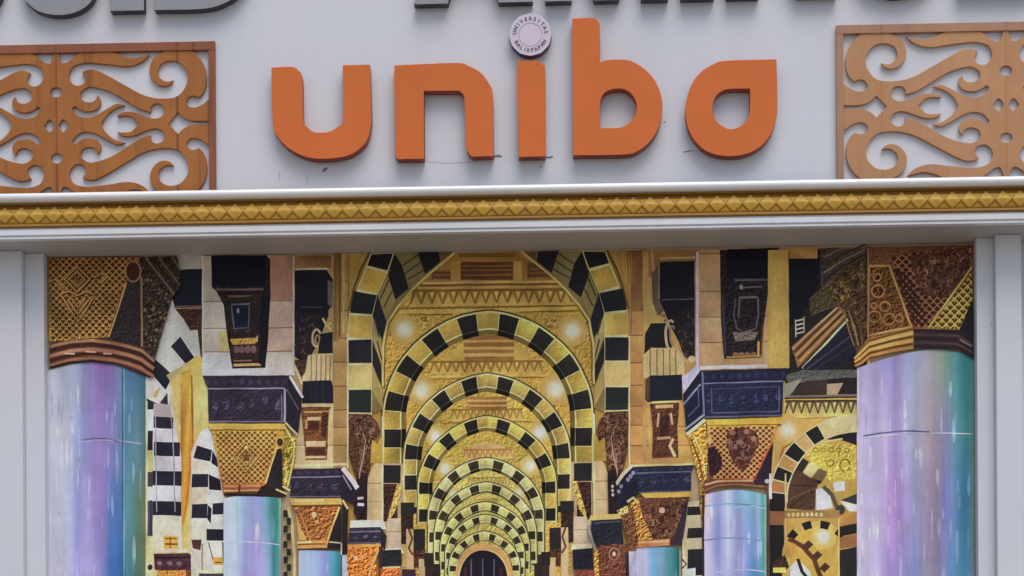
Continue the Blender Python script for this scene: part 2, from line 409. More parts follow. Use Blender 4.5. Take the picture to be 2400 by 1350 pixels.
def ring_text(s, a0, a1, r, size, flip):
    for i, ch in enumerate(s):
        a = math.radians(a0+(a1-a0)*i/(len(s)-1))
        cu = bpy.data.curves.new('t', 'FONT'); cu.body = ch; cu.size = size; cu.align_x = 'CENTER'; cu.align_y = 'CENTER'; cu.offset = size*0.02
        t = bpy.data.objects.new('t', cu); COL.objects.link(t); bpy.context.view_layer.update()
        m_ = bpy.data.meshes.new_from_object(t.evaluated_get(bpy.context.evaluated_depsgraph_get()))
        bpy.data.objects.remove(t)
        rot = a-math.pi/2 if not flip else a+math.pi/2
        for v_ in m_.vertices:
            x, y = v_.co.x, v_.co.y
            v_.co = (r*math.cos(a)+x*math.cos(rot)-y*math.sin(rot), -Ts-0.0015, r*math.sin(a)+x*math.sin(rot)+y*math.cos(rot)+RS)
        m_.materials.clear(); link('character', m_, M_ink, seal)
ring_text('UNIVERSITAS', 172, 8, RS*0.74, RS*0.25, False)
ring_text('BALIKPAPAN', 208, 332, RS*0.745, RS*0.25, True)

# ------------------------------------------------------------------ fretwork panels
# holes traced on one quarter about the panel's axis (132, 293); mirrored to the others
AX, AY = 132.0, 293.0
def q(pts): return [(x-AX, (AY-0.009*(x-AX))-y) for x, y in pts]
h1 = q([(137,121),(189,121),(178,130),(164,141),(156,146),(146.5,147),(141,137)])
h2 = q([(256,120),(274,124),(291,132),(316,137),(335,133),(353,128),(340,142),(316,153),(291,155),(266,151.6),(233,148),(203,146),(178,151.6),(167,161),(162,178),(167,191),(178,199.6),(192,198),(201,191),(201,180),(193,168),(208,162.6),(225,163.4),(248,174),(277,190),(305,206),(332,221),(359.6,230),(387,232.5),(411.6,230),(428,220),(440,202),(444.5,183),(439,164),(425,149),(409,143.4),(392.5,145),(379,153),(373,167),(374.7,179),(384,188.6),(395,192.7),(410,190),(400.7,199.6),(387,203),(370.5,198),(358,184.5),(353,166.7),(358,145),(370.5,131),(387,122),(392,118.5)])
h3 = q([(450,117.5),(466,131),(480,150),(487,172),(487,199.6),(480,219),(469,231),(461,227),(450,227),(442,234),(439,243),(447,253),(461,254),(477,247.5),(494,235),(494,117)])
h4u = q([(238,293),(246.6,276),(263,260),(279.5,251.6),(294.5,247.5),(277,243.4),(263,249),(244,260),(224.7,271),(203,276),(183.6,271),(172.6,260),(169,253),(175,247.5),(181,251.6),(192,258.5),(208,261),(227,256),(237,243.4),(235.6,229.7),(229,223),(226,232.5),(216.4,239),(203,239),(192,232.5),(189,221.5),(192,213),(208,203.7),(227,205),(252,212),(277,224),(305,242),(332,257),(355.5,264),(355.5,254),(362,246),(373,244),(384,249),(389,260),(384,272),(370.5,279),(354,277.7),(335,271),(316,264),(296.6,262.6),(280,268),(276,274),(288,272),(307.5,273),(318.5,282),(328,293)])
h4u[0] = (h4u[0][0], 0); h4u[-1] = (h4u[-1][0], 0)
h4 = h4u + [(x, -y) for x, y in h4u[-2:0:-1]]
h5u = [(-1, 0)] + [(x-AX, (AY-2.5)-y) for x, y in ((420,265),(436,279),(458,286),(494,286))]
h5 = [(264.6, 0)] + h5u[1:] + [(x, -y) for x, y in h5u[:0:-1]]
circ = [(14*math.cos(2*math.pi*k/20), 78+12*math.sin(2*math.pi*k/20)) for k in range(20)]
dia = [(5,-1),(10,9),(16,14),(22,10),(29.5,-1),(22,-11),(16,-16.5),(10,-11)]
HW, HT = 377.0, 190.0
def fret(name_label, axpx, aypx, sx, sz, mat, matf, lab):
    Yp = YW-0.022
    o0 = P(axpx, aypx, Yp); s = -CAM.y/FPX
    root = empty('fretwork_panel', (o0.x, YW-0.003, o0.z-HT*s*sz), lab, 'panel', 'fretwork panels on the wall')
    zc0 = HT*s*sz
    def m(l): return [(x*s*sx, y*s*sz+zc0) for x, y in l]
    loops = [m([(-HW+7,-HT+7),(HW-7,-HT+7),(HW-7,HT-10),(-HW+7,HT-10)])]
    def add(l, fx, fz, sm=True):
        l2 = [(x*fx, y*fz) for x, y in l]; loops.append(m(crspline(l2, True, 4, 46) if sm else l2))
    for fx in (1, -1):
        for fz in (1, -1):
            for h in (h1, h2, h3): add(h, fx, fz)
        add(h4, fx, 1); add(h5, fx, 1); add(dia, fx, 1)
    add(circ, 1, 1, False); add(circ, 1, -1, False)
    me = plate('fretwork', loops, 0.016, 0.0008); link('fretwork', me, mat, root)
    fw = 15.5
    for (x0, x1, y0, y1) in ((-HW, HW, HT-20, HT), (-HW, HW, -HT, -HT+20), (HW-fw, HW, -HT+20.2, HT-20.2), (-HW, -HW+fw, -HT+20.2, HT-20.2)):
        v, f = box(x0*s*sx, x1*s*sx, -0.022, 0.0, y0*s*sz+zc0, y1*s*sz+zc0)
        o = mesh('frame_rail', v, f, matf, root); bevel(o, 0.0012, 1)
    return root
fret('', 132, 293, 1.0, 1.0, M_woodA, M_woodAf, 'orange brown wooden fretwork panel with dark stains and scrolls')
fret('', 2358.5, 243.5, 1.04, 1.0, M_woodB, M_woodBf, 'faded tan wooden fretwork panel with scrolls')

# ------------------------------------------------------------------ the painted mural (flat paint on a board)
mural = empty('mural', (P(1195, 2520, YM).x, YM, P(1195, 2520, YM).z), 'painted mural of a receding arcade of black and cream striped arches with pale marble columns', 'mural')
MO = Vector(mural.location)
KP = 1.36
LEV = [0]; STEP = 1.2e-5
BOT = 2500
def wob(u, v_):
    return (u+.35*math.sin(v_*.071+u*.013)+.2*math.sin(v_*.163+1.3+u*.03), v_+.35*math.sin(u*.067+v_*.017+2.1)+.2*math.sin(u*.181+.4+v_*.02))
def drift(u, v_):
    return 1+.06*math.sin(u*.043+1.7*math.sin(v_*.031))+.05*math.sin(v_*.057+2.0*math.sin(u*.027)+1.1)+.05*math.sin(u*.13+v_*.11+1.5*math.sin(u*.05-v_*.07))
def subd(pts, cols, closed=True, L=20.0):
    a = []; b = []; n = len(pts)
    for i in range(n if closed else n-1):
        p1, p2 = pts[i], pts[(i+1) % n]; c1, c2 = cols[i], cols[(i+1) % n]
        k = max(1, min(40, int(math.hypot(p2[0]-p1[0], p2[1]-p1[1])/L)))
        for j in range(k):
            f_ = j/k; a.append((p1[0]+(p2[0]-p1[0])*f_, p1[1]+(p2[1]-p1[1])*f_)); b.append(tuple(c1[q_]+(c2[q_]-c1[q_])*f_ for q_ in range(3)))
    if not closed: a.append(pts[-1]); b.append(cols[-1])
    return a, b
def tone(c, u, v_):
    d_ = drift(u, v_); return tuple(min(255, x*d_) for x in c)
class Paint:
    def __init__(s, name): s.n = name; s.v = []; s.f = []; s.c = []; s.held = False
    def up(s): LEV[0] += 1
    def hold(s): s.up(); s.held = True; return s
    def free(s): s.held = False; return s
    def poly(s, pts, col, carve=0.0):
        carve = max(carve, 0.045)
        if not s.held: s.up()
        Y = YM - 0.006 - LEV[0]*STEP; b = len(s.v)
        cols = col if isinstance(col, list) else [col]*len(pts)
        pts, cols = subd(list(pts), [tuple(c[:3]) for c in cols])
        for (u, v_), c in zip(pts, cols):
            s.v.append(P(*wob(u, v_), Y)-MO); s.c.append((*lin(tone(c, u, v_), KP), carve))
        s.f.append(tuple(range(b, b+len(pts)))[::-1])
    def rect(s, x0, y0, x1, y1, col, carve=0.0): s.poly([(x0,y0),(x1,y0),(x1,y1),(x0,y1)], col, carve)
    def stroke(s, pts, wd, col, taper=False, carve=0.0):
        if not s.held: s.up()
        Y = YM - 0.006 - LEV[0]*STEP; b = len(s.v); pts, _ = subd(list(pts), [(0,0,0)]*len(pts), False); n = len(pts)
        for i, (u, v_) in enumerate(pts):
            a = Vector(pts[min(i+1, n-1)])-Vector(pts[max(i-1, 0)])
            if a.length < 1e-6: a = Vector((1, 0))
            a.normalize(); k = wd/2*(1 if not taper else max(0.15, math.sin(math.pi*(i+0.5)/n)))
            for sg in (1, -1):
                s.v.append(P(*wob(u-a.y*k*sg, v_+a.x*k*sg), Y)-MO); s.c.append((*lin(tone(col, u, v_), KP), carve))
        for i in range(n-1): s.f.append((b+2*i, b+2*i+1, b+2*i+3, b+2*i+2))
    def line(s, x0, y0, x1, y1, wd, col): s.stroke([(x0,y0),(x1,y1)], wd, col)
    def ell(s, cx, cy, rx, ry, col, carve=0.0, n=14, rot=0.0):
        cr, sr = math.cos(rot), math.sin(rot); q_ = []
        for k in range(n):
            a = 2*math.pi*k/n; x, y = rx*math.cos(a), ry*math.sin(a); q_.append((cx+x*cr-y*sr, cy+x*sr+y*cr))
        s.poly(q_, col, carve)
    def ring(s, cx, cy, rx, ry, wd, col, n=18, a0=0, a1=360):
        s.stroke([(cx+rx*math.cos(math.radians(a0+(a1-a0)*k/n)), cy+ry*math.sin(math.radians(a0+(a1-a0)*k/n))) for k in range(n+1)], wd, col)
    def glow(s, cx, cy, r, core, edge, n=18):
        """painted lamp: concentric shades"""
        s.up(); Y = YM-0.006-LEV[0]*STEP
        rs = [0, .3, .5, .72, 1.0]; tt = [0, .12, .5, .86, 1]
        b = len(s.v)
        for r_, t in zip(rs, tt):
            c = tuple(core[i]*(1-t)+edge[i]*t for i in range(3))
            for k in range(n):
                a = 2*math.pi*k/n; s.v.append(P(cx+r*r_*math.cos(a), cy+r*r_*1.05*math.sin(a), Y)-MO); s.c.append((*lin(c, KP), 0))
        for j in range(4):
            for k in range(n):
                k2 = (k+1) % n; s.f.append((b+j*n+k, b+j*n+k2, b+(j+1)*n+k2, b+(j+1)*n+k)[::-1])
    def lattice(s, poly, sp, wd, col, ang=45, off=0.0):
        for sgn in (1, -1):
            s.hold(); a = math.radians(ang*sgn); d_ = Vector((math.cos(a), math.sin(a))); nn = Vector((-d_.y, d_.x))
            pr = [Vector(p_).dot(nn) for p_ in poly]; t = math.floor(min(pr)/sp)*sp+off
            while t < max(pr):
                hit = []
                for i in range(len(poly)):
                    p1, p2 = Vector(poly[i]), Vector(poly[(i+1) % len(poly)])
                    e1, e2 = p1.dot(nn)-t, p2.dot(nn)-t
                    if (e1 < 0) != (e2 < 0): hit.append(p1+(p2-p1)*(e1/(e1-e2)))
                if len(hit) >= 2: s.stroke([tuple(hit[0]), tuple(hit[1])], wd, col)
                t += sp
            s.free()
    def dots(s, poly, n, r0, r1, cols, seed=1, carve=0.0):
        """scattered dabs inside a convex polygon"""
        rg = random.Random(seed); xs_ = [p_[0] for p_ in poly]; ys_ = [p_[1] for p_ in poly]; c_ = 0; tries = 0
        while c_ < n and tries < n*30:
            tries += 1
            x = rg.uniform(min(xs_), max(xs_)); y = rg.uniform(min(ys_), max(ys_)); sg = None; ok = True
            for i in range(len(poly)):
                a, b_ = poly[i], poly[(i+1) % len(poly)]
                cr = (b_[0]-a[0])*(y-a[1])-(b_[1]-a[1])*(x-a[0])
                if sg is None: sg = cr > 0
                elif (cr > 0) != sg: ok = False; break
            if ok:
                r = rg.uniform(r0, r1); s.ell(x, y, r, r*rg.uniform(.4, 1), rg.choice(cols), carve, 8, rg.uniform(0, 3)); c_ += 1
    def field(s, fn, cfn, nu, nv):
        s.up(); Y = YM-0.006-LEV[0]*STEP; b = len(s.v)
        for j in range(nv+1):
            for i in range(nu+1):
                u, v_ = fn(i/nu, j/nv); s.v.append(P(u, v_, Y)-MO); s.c.append((*lin(cfn(u, v_), KP), 0))
        for j in range(nv):
            for i in range(nu):
                k = b+j*(nu+1)+i; s.f.append((k, k+1, k+nu+2, k+nu+1)[::-1])
    def build(s, label=None, mat=None):
        me = bpy.data.meshes.new(s.n); me.from_pydata([tuple(x) for x in s.v], [], s.f); me.update()
        ca = me.color_attributes.new('Col', 'FLOAT_COLOR', 'POINT')
        ca.data.foreach_set('color', [x for c in s.c for x in c])
        o = link(s.n, me, mat or M_mural, mural)
        if label: o['label'] = label
        return o

DK = (30,28,28); DK2 = (26,24,32); GOLD = (188,150,72); GOLDL = (214,192,128); GOLDD = (120,86,36); CREAM = (206,190,150); BRN = (96,62,36)
STONE = (200,178,138); PINK = (196,170,150); ORST = (196,148,84); NAVY = (36,36,58); PURP = (50,42,56)

# board
tl, tr, br, bl_ = (108,601), (2284,568), (2290,2520), (110,2520)
vv = [P(*q_, YM-0.0055)-MO for q_ in (tl, tr, br, bl_)]; vb = [x+Vector((0, 0.0165, 0)) for x in vv]
ztop = Z_SOF-0.0012-MO.z
for lst in (vv, vb): lst[0].z = lst[1].z = ztop
me = bpy.data.meshes.new('board'); me.from_pydata([tuple(x) for x in vv+vb], [], [(3,2,1,0),(4,5,6,7),(0,1,5,4),(1,2,6,5),(2,3,7,6),(3,0,4,7)])
link('board', me, simple('mural_ground_paint', lin((178,152,118),KP), 0.5, 0, 0.2, 20), mural)

def mir(pts, c=1144.5):
    return [(2*c-x, y-0.010*((2*c-x)-x)) for x, y in pts]
# ---------- nave background
def zig(p, x0, x1, y0, y1, n, dark, light, slope=-0.008):
    w_ = (x1-x0)/n; h = y1-y0; e = slope*(x1-x0)
    mid = tuple(dark[i]*.3+light[i]*.7 for i in range(3)); d2 = tuple(dark[i]*.8+light[i]*.2 for i in range(3))
    p.poly([(x0,y0),(x1,y0+e),(x1,y1+e),(x0,y1)], [d2, d2, light, light])
    p.hold()
    for i in range(n):
        a = x0+i*w_; dy = slope*(a-x0)
        p.poly([(a+w_*.06,y1+dy),(a+w_*.5,y0+dy+h*.16),(a+w_*.94,y1+dy)], [light, mid, light])
    p.free(); p.hold()
    for i in range(n):
        a = x0+i*w_; dy = slope*(a-x0)
        p.stroke([(a,y0+dy+h*.86),(a+w_*.42,y0+dy+h*.06)], max(1.6,w_*.16), dark)
    p.free(); p.hold()
    for i in range(n):
        a = x0+i*w_; dy = slope*(a-x0)
        p.stroke([(a+w_*.58,y0+dy+h*.06),(a+w_,y0+dy+h*.86)], max(1.6,w_*.16), d2)
    p.free(); p.hold()
    for i in range(n+1):
        a = x0+i*w_; dy = slope*(a-x0)
        p.poly([(a-w_*.2,y0+dy+h*.12),(a+w_*.2,y0+dy+h*.12),(a,y0+dy+h*.5)], tuple(min(255,c*1.05) for c in light))
    p.free(); p.line(x0,y0,x1,y0+e,max(2,h*.12),dark)
def planks(p, x0, x1, ys, cols, slope=-0.008):
    p.hold()
    for i in range(len(ys)-1):
        p.poly([(x0,ys[i]),(x1,ys[i]+slope*(x1-x0)),(x1,ys[i+1]+slope*(x1-x0)),(x0,ys[i+1])], cols[i % len(cols)])
    p.free()

bgp = Paint('painted_vault')
bgp.poly([(776,601),(1518,586),(1518,BOT),(776,BOT)], (170,134,62))
bgp.poly([(895,930),(897,815),(909,755),(933,719),(966,680),(1008,641),(1068,593),(1212,589),(1251,612),(1290,647),(1332,680),(1359,719),(1383,767),(1392,800),(1395,930)], (192,152,70), 0.34)
# beamed ceiling
bgp.poly([(968,681),(1008,643),(1068,592),(1212,589),(1290,647),(1330,678)], (158,116,58))
bgp.hold()
for x0, y0, x1, y1, c in ((1080,614,1202,656,(92,58,34)),(1012,636,1056,656,(100,66,36)),(1236,616,1292,652,(100,66,38)),(1075,594,1205,603,(120,88,44))): bgp.rect(x0,y0,x1,y1,c)
bgp.free(); bgp.hold()
for y in (624,634,645): bgp.line(1084,y,1200,y-1,4,(138,94,56)); bgp.line(1016,y+10,1054,y+10,3,(140,98,56)); bgp.line(1240,y+6,1286,y+6,3,(140,98,56))
bgp.free(); bgp.hold()
for x in (1068,1214): bgp.rect(x-10,612,x+10,660,(178,138,70))
bgp.free()
bgp.stroke([(990,664),(1140,661),(1318,660)],5,(196,160,92)); bgp.stroke([(985,670),(1140,667),(1322,666)],4,(110,74,32)); bgp.stroke([(980,676),(1140,673),(1328,671)],6,(186,146,80))
zig(bgp, 962, 1340, 681, 717, 15, (122,84,34), (204,166,84))
bgp.stroke([(935,723),(1150,720),(1356,716)],4,(132,96,34)); bgp.stroke([(938,731),(1150,728),(1352,722)],8,(206,170,84)); bgp.stroke([(940,738),(1060,737)],4,(134,98,36)); bgp.stroke([(1220,732),(1356,728)],4,(134,98,36))
# relief scrolls in the spandrels
for k in range(48):
    rg = random.Random(k); x = rg.uniform(912,1040); y = rg.uniform(745,900)
    if (x-1144)**2+(y-980)**2 < 262**2: continue
    for cx in (x, 2289-x):
        bgp.ring(cx, y, rg.uniform(5,13), rg.uniform(4,9), 4, (132,94,36), 10, rg.uniform(0,180), rg.uniform(200,380)); bgp.ring(cx+1.5, y+2, rg.uniform(5,12), rg.uniform(4,8), 3, (220,186,104), 10, rg.uniform(0,180), rg.uniform(200,380))
bgp.glow(948,772,34,(226,216,192),(194,154,76)); bgp.glow(1341,775,36,(228,218,194),(194,154,76))
bgp.build('golden vault wall with zigzag friezes and two round lamps')

# ---------- nested arches
def apt(cx, cy, r, a, side, pt):
    if a <= 90:
        rad = math.radians(a); up = r*math.cos(rad) + pt*max(0, 1-a/38.0)**1.4-pt*.35
        return (cx+side*r*math.sin(rad), cy-up + (-0.008*side*r*math.sin(rad)))
    return (cx+side*r, cy+(a-90)*math.pi/180*r_ref[0] - 0.008*side*r)
r_ref = [1.0]
def arch(name, cx, cy, Ro, Ri, Rs, start, step, dw, endang, gold, dark, edge, interior, pt, apex_cap, label):
    p = Paint(name); r_ref[0] = (Ro+Ri)/2
    def band(r0, r1, a0, a1, side, n=5):
        o_ = [apt(cx, cy, r1, a0+(a1-a0)*k/n, side, pt) for k in range(n+1)]
        i_ = [apt(cx, cy, r0, a0+(a1-a0)*k/n, side, pt) for k in range(n, -1, -1)]
        return o_+i_
    # wall seen through the arch
    lo = [apt(cx, cy, Ri, a, -1, pt) for a in range(90, -1, -6)]; ro = [apt(cx, cy, Ri, a, 1, pt) for a in range(6, 91, 6)]
    p.poly([(cx-Ri, BOT)]+lo+ro+[(cx+Ri, BOT)], interior, 0.3)
    apex_cap(p)
    blocks = [(-1e-3, start, 0)]
    a = start
    while a < endang:
        blocks.append((a, min(a+dw, endang), 1)); blocks.append((a+dw, min(a+step, endang), 0)); a += step
    for side in (-1, 1):
        p.hold()
        for a0, a1, t in blocks:
            if a1 <= a0: continue
            c = tuple(x*(0.5 if t else (0.62 if Ro > 150 else 0.5)) for x in (dark if t else gold))
            p.poly(band(Rs, Ri, max(a0, 0), a1, side), c)
        p.free()
        p.poly(band(Ri-0.5, Ro+1.5, 0, endang, side, 40), edge)
        p.stroke([apt(cx, cy, Ro+2.5, endang*k/40, side, pt) for k in range(41)], max(2.8, Ro*0.016), tuple(x*.42 for x in gold))
        p.hold(); m = 90/Ro*1.1; th = (Ro-Ri)*0.07
        for i, (a0, a1, t) in enumerate(blocks):
            b0 = max(a0+(m*.5 if a0 > 0 else 0), 0); b1 = a1-m*.5
            if b1 <= b0: continue
            rg = random.Random(int(cx*7+i*13+side*3+Ro)); j = rg.uniform(.9, 1.1)
            c = tuple(min(255, x*j) for x in (dark if t else gold)); bd = band(Ri+(0 if t else th), Ro-th*1.2, b0, b1, side); m_ = len(bd)//2
            hi = tuple(min(255, x*1.12) for x in c); lo_ = tuple(x*.86 for x in c)
            p.poly(bd, [hi]*m_+[lo_]*(len(bd)-m_), 0.12)
        p.free()
        # light on the lower lip of the dark blocks
        p.hold()
        for i, (a0, a1, t) in enumerate(blocks):
            if t and a0 < 85 and Ro > 110: p.poly(band(Ri-0.8, Ri+1.0, a0+m, a1-m, side), tuple(min(255, x*2.3) for x in dark))
        p.free()
    p.build(label)

def cap2(p):
    planks(p, 1085, 1206, [786,797,803,813,820,828,836,846], [(150,104,54),(196,146,84),(142,98,48),(200,150,88),(150,106,54),(206,160,94)])
    p.poly([(1056,826),(1085,800),(1090,846),(1040,848)], (196,160,80)); p.poly([(1206,800),(1235,824),(1250,845),(1204,844)], (196,160,80))
    zig(p, 1008, 1272, 848, 877, 13, (136,96,40), (206,168,88))
    p.stroke([(990,884),(1140,880),(1290,879)],5,(208,172,92)); p.stroke([(985,890),(1140,886),(1296,884)],3,(146,106,44))
    for k in range(10):
        rg = random.Random(50+k); x = rg.uniform(975,1040); y = rg.uniform(905,985)
        for cx in (x, 2286-x): p.ring(cx, y, rg.uniform(5,10), rg.uniform(4,8), 2.6, (150,112,48), 9, rg.uniform(0,180), rg.uniform(200,380))
    p.glow(988,915,34,(222,212,190),(194,158,80)); p.glow(1302,912,36,(226,216,194),(194,158,80))
def cap3(p):
    planks(p, 1098, 1188, [930,937,942,949,953,960], [(160,112,58),(206,160,96),(150,104,50),(208,162,96),(150,106,54)])
    zig(p, 1056, 1226, 960, 986, 11, (146,104,46), (210,172,92))
    p.stroke([(1035,992),(1140,989),(1250,988)],4,(150,112,46))
    p.glow(1020,1022,24,(216,212,206),(200,170,90)); p.glow(1266,1014,28,(224,220,216),(200,170,90))
def cap4(p):
    p.poly([(1085,1062),(1110,1044),(1142,1037),(1176,1044),(1200,1062)], (206,166,110))
    zig(p, 1086, 1202, 1054, 1076, 9, (170,118,62), (214,176,104))
    p.glow(1042,1098,22,(216,212,196),(198,174,92)); p.glow(1242,1092,24,(220,216,200),(198,174,92))
def cap5(p):
    zig(p, 1096, 1188, 1120, 1138, 9, (150,122,56), (206,184,104))
    p.glow(1064,1160,18,(212,208,178),(196,178,100)); p.glow(1215,1156,18,(216,212,180),(196,178,100))
def cap6(p): zig(p, 1108, 1168, 1170, 1181, 7, (156,130,60), (204,182,104))
def capn(p): pass
GA = [(184,152,70),(194,162,86),(200,168,80),(204,192,124),(202,190,116),(200,188,112),(202,192,118),(200,186,116)]
EA = [(222,202,134),(224,206,146),(224,206,132),(222,214,156),(220,210,148),(216,206,140),(216,208,146),(214,204,140)]
IN = [(196,156,74),(200,164,78),(198,166,78),(196,178,96),(190,176,96),(186,172,92),(182,166,88),(176,156,84)]
specs = [
 (1144, 980, 247, 204, 192, 6.4, 22.4, 11.2, 129, 6), (1142, 1077, 196, 165, 154, 7.5, 23.4, 11.4, 130, 7), (1142, 1143, 162, 137, 128, 8.5, 25.0, 12.0, 122, 8),
 (1139, 1213, 135, 114, 107, 7.5, 24.4, 11.5, 142, 6), (1137.5, 1254, 119, 101, 96, 7.5, 25.6, 11.8, 125, 5), (1136.5, 1284, 104, 87, 83, 8.5, 25.0, 12, 125, 3), (1136.5, 1302, 92, 76, 73, 8.5, 25.0, 12, 125, 3), (1135, 1332, 83, 66, 63, 8.5, 25.0, 12, 125, 3)]
for i, (cx, cy, Ro, Ri, Rs, st, sp_, dw, ea, pt) in enumerate(specs):
    arch('painted_arch', cx, cy, Ro, Ri, Rs, st, sp_, dw, ea, GA[i], (36,32,28) if i < 3 else (52,44,30), EA[i], IN[i], pt, [cap2, cap3, cap4, cap5, cap6, capn, capn, capn][i], None)
# doorway at the far end
p = Paint('painted_doorway')
def gate(cx, w_, y0, ys, col):
    l = [(cx-w_*math.sin(t*math.pi/2)**0.92, y0+(ys-y0)*(1-math.cos(t*math.pi/2))) for t in [k/10 for k in range(11)]]
    p.poly([(cx-w_, BOT)]+l[::-1]+[(2*cx-x, y) for x, y in l[1:]]+[(cx+w_, BOT)], col)
gate(1134, 68, 1274, 1352, (196,152,92)); gate(1133.5, 60, 1288, 1356, (214,176,118)); gate(1133, 57, 1290, 1360, (30,24,32))
for x in (1104,1131,1158): p.line(x,1310,x,BOT,3,(96,90,104))
for x in (1090,1174): p.line(x,1330,x,BOT,8,(62,34,36))
p.build('dark pointed doorway in a tan frame')

# ---------- brackets, posts and small capitals beside the nave legs
def corbel(p, poly, base=(74,48,34), hl=(176,136,104), seed=1, n=16, r=(2.5,6), carve=0.8):
    p.poly(poly, base, carve*.55); rg = random.Random(seed)
    xs_ = [q_[0] for q_ in poly]; ys_ = [q_[1] for q_ in poly]; done = 0; tries = 0
    def inside(x, y):
        c = False; m = len(poly)
        for i in range(m):
            (xa, ya), (xb, yb) = poly[i], poly[i-1]
            if (ya > y) != (yb > y) and x < (xb-xa)*(y-ya)/(yb-ya)+xa: c = not c
        return c
    while done < n*2 and tries < n*60:
        tries += 1; x = rg.uniform(min(xs_), max(xs_)); y = rg.uniform(min(ys_), max(ys_)); R_ = rg.uniform(r[0]*1.3, r[1]*1.7)
        if not (inside(x-R_, y) and inside(x+R_, y) and inside(x, y+R_) and inside(x, y-R_)): continue
        a0 = rg.uniform(0, 360); sp_ = rg.uniform(120, 250); f_ = rg.uniform(.6, 1.0)
        c = tuple(v_*f_ for v_ in hl) if done % 2 else (46,28,24)
        p.stroke([(x+R_*(1-.35*k/7)*math.cos(math.radians(a0+sp_*k/7)), y+R_*1.2*(1-.35*k/7)*math.sin(math.radians(a0+sp_*k/7))) for k in range(8)], rg.uniform(2.0, 3.6), c, True); done += 1
def stones(p, x0, x1, ys, col, joint, slope=-0.008, jit=.08, seed=3):
    rg = random.Random(seed); p.hold()
    for i in range(len(ys)-1):
        j = rg.uniform(1-jit, 1+jit); c = tuple(min(255, x*j) for x in col)
        a = (x1-x0)*slope
        c2 = tuple(min(255, x*1.06) for x in c)
        p.poly([(x0,ys[i]),(x1,ys[i]+a),(x1,ys[i+1]+a),(x0,ys[i+1])], [c, c2, c, tuple(x*.93 for x in c)])
    p.free(); p.hold()
    for y in ys[1:-1]: p.line(x0,y,x1,y+(x1-x0)*slope,2.4,joint)
    p.free()
def abacus(p, top, front, side, base=PURP, light=(150,138,158), rows=1, seed=2):
    """top, front: (x0,y0,x1,y1) moulding bands; side: polygon"""
    p.poly(side, tuple(x*.8 for x in base), 0.25)
    p.poly(top, tuple(x*.95 for x in base), 0.2); p.poly(front, base, 0.35)
    n = len(front)
    (ax, ay), (bx, by) = front[0], front[1]; (cx_, cy_), (dx_, dy_) = front[2], front[3]
    p.hold(); p.line(ax, ay, bx, by, 3, light); p.line(dx_, dy_-2, cx_, cy_-2, 3, tuple(x*.8 for x in light)); p.free()
    rg = random.Random(seed); k = max(3, int((bx-ax)/26))
    p.hold()
    for i in range(k):
        t = (i+0.5)/k; x = ax+(bx-ax)*t; y = ay+(by-ay)*t; h_ = dy_-ay
        p.ell(x+rg.uniform(-3,3), y+h_*rg.uniform(.36,.52), (bx-ax)/k*rg.uniform(.2,.32), h_*rg.uniform(.12,.2), tuple(x_*rg.uniform(1.2,1.6) for x_ in base), 0.8)
    p.free()
    (tx0, ty0), (tx1, ty1) = top[0], top[1]
    k = max(4, int((tx1-tx0)/20)); p.hold()
    for i in range(k): p.ell(tx0+(tx1-tx0)*(i+.5)/k, ty0+(ty1-ty0)*(i+.5)/k+(front[0][1]-ty0)*.5, (tx1-tx0)/k*.26, (front[0][1]-ty0)*.22, tuple(x_*1.28 for x_ in base))
    p.free()

# legs of the deeper arches: dark corbel then cream post
for side in (0, 1):
    p = Paint('painted_corbel')
    def X(pts): return pts if side == 0 else mir(pts, 1142)
    def RC(x0, y0, x1, y1, c, cv=0.0): p.poly(X([(x0,y0),(x1,y0),(x1,y1),(x0,y1)]), c, cv)
    RC(896,1086,945,BOT,(190,160,120)); RC(897,1090,939,1132,(36,34,34)); RC(898,1134,932,1222,(62,38,32),.7); 
    p.poly(X([(932,1132),(941,1132),(941,1160),(925,1200),(915,1215),(908,1230),(912,1200),(922,1165)]), (196,164,88), .5)
    RC(908,1215,939,1290,(204,180,150)); p.hold(); p.free(); p.stroke(X([(908,1246),(939,1246)]),2,(150,120,90))
    RC(939,1178,971,1206,(40,36,34)); RC(940,1206,969,1275,(52,36,30),.6); RC(952,1240,969,BOT,(206,172,128)); p.stroke(X([(958,1240),(966,1262),(958,1285),(968,1300)]),5,(96,58,34))
    RC(969,1240,996,1300,(44,36,34)); RC(970,1290,996,1330,(78,50,36),.6); RC(982,1310,996,BOT,(204,174,126)); RC(994,1296,1016,1328,(46,36,34)); RC(996,1328,1014,BOT,(60,40,36),.4); RC(1014,1322,1032,BOT,(44,36,34))
    p.build('small dark corbels and cream posts under the arches')

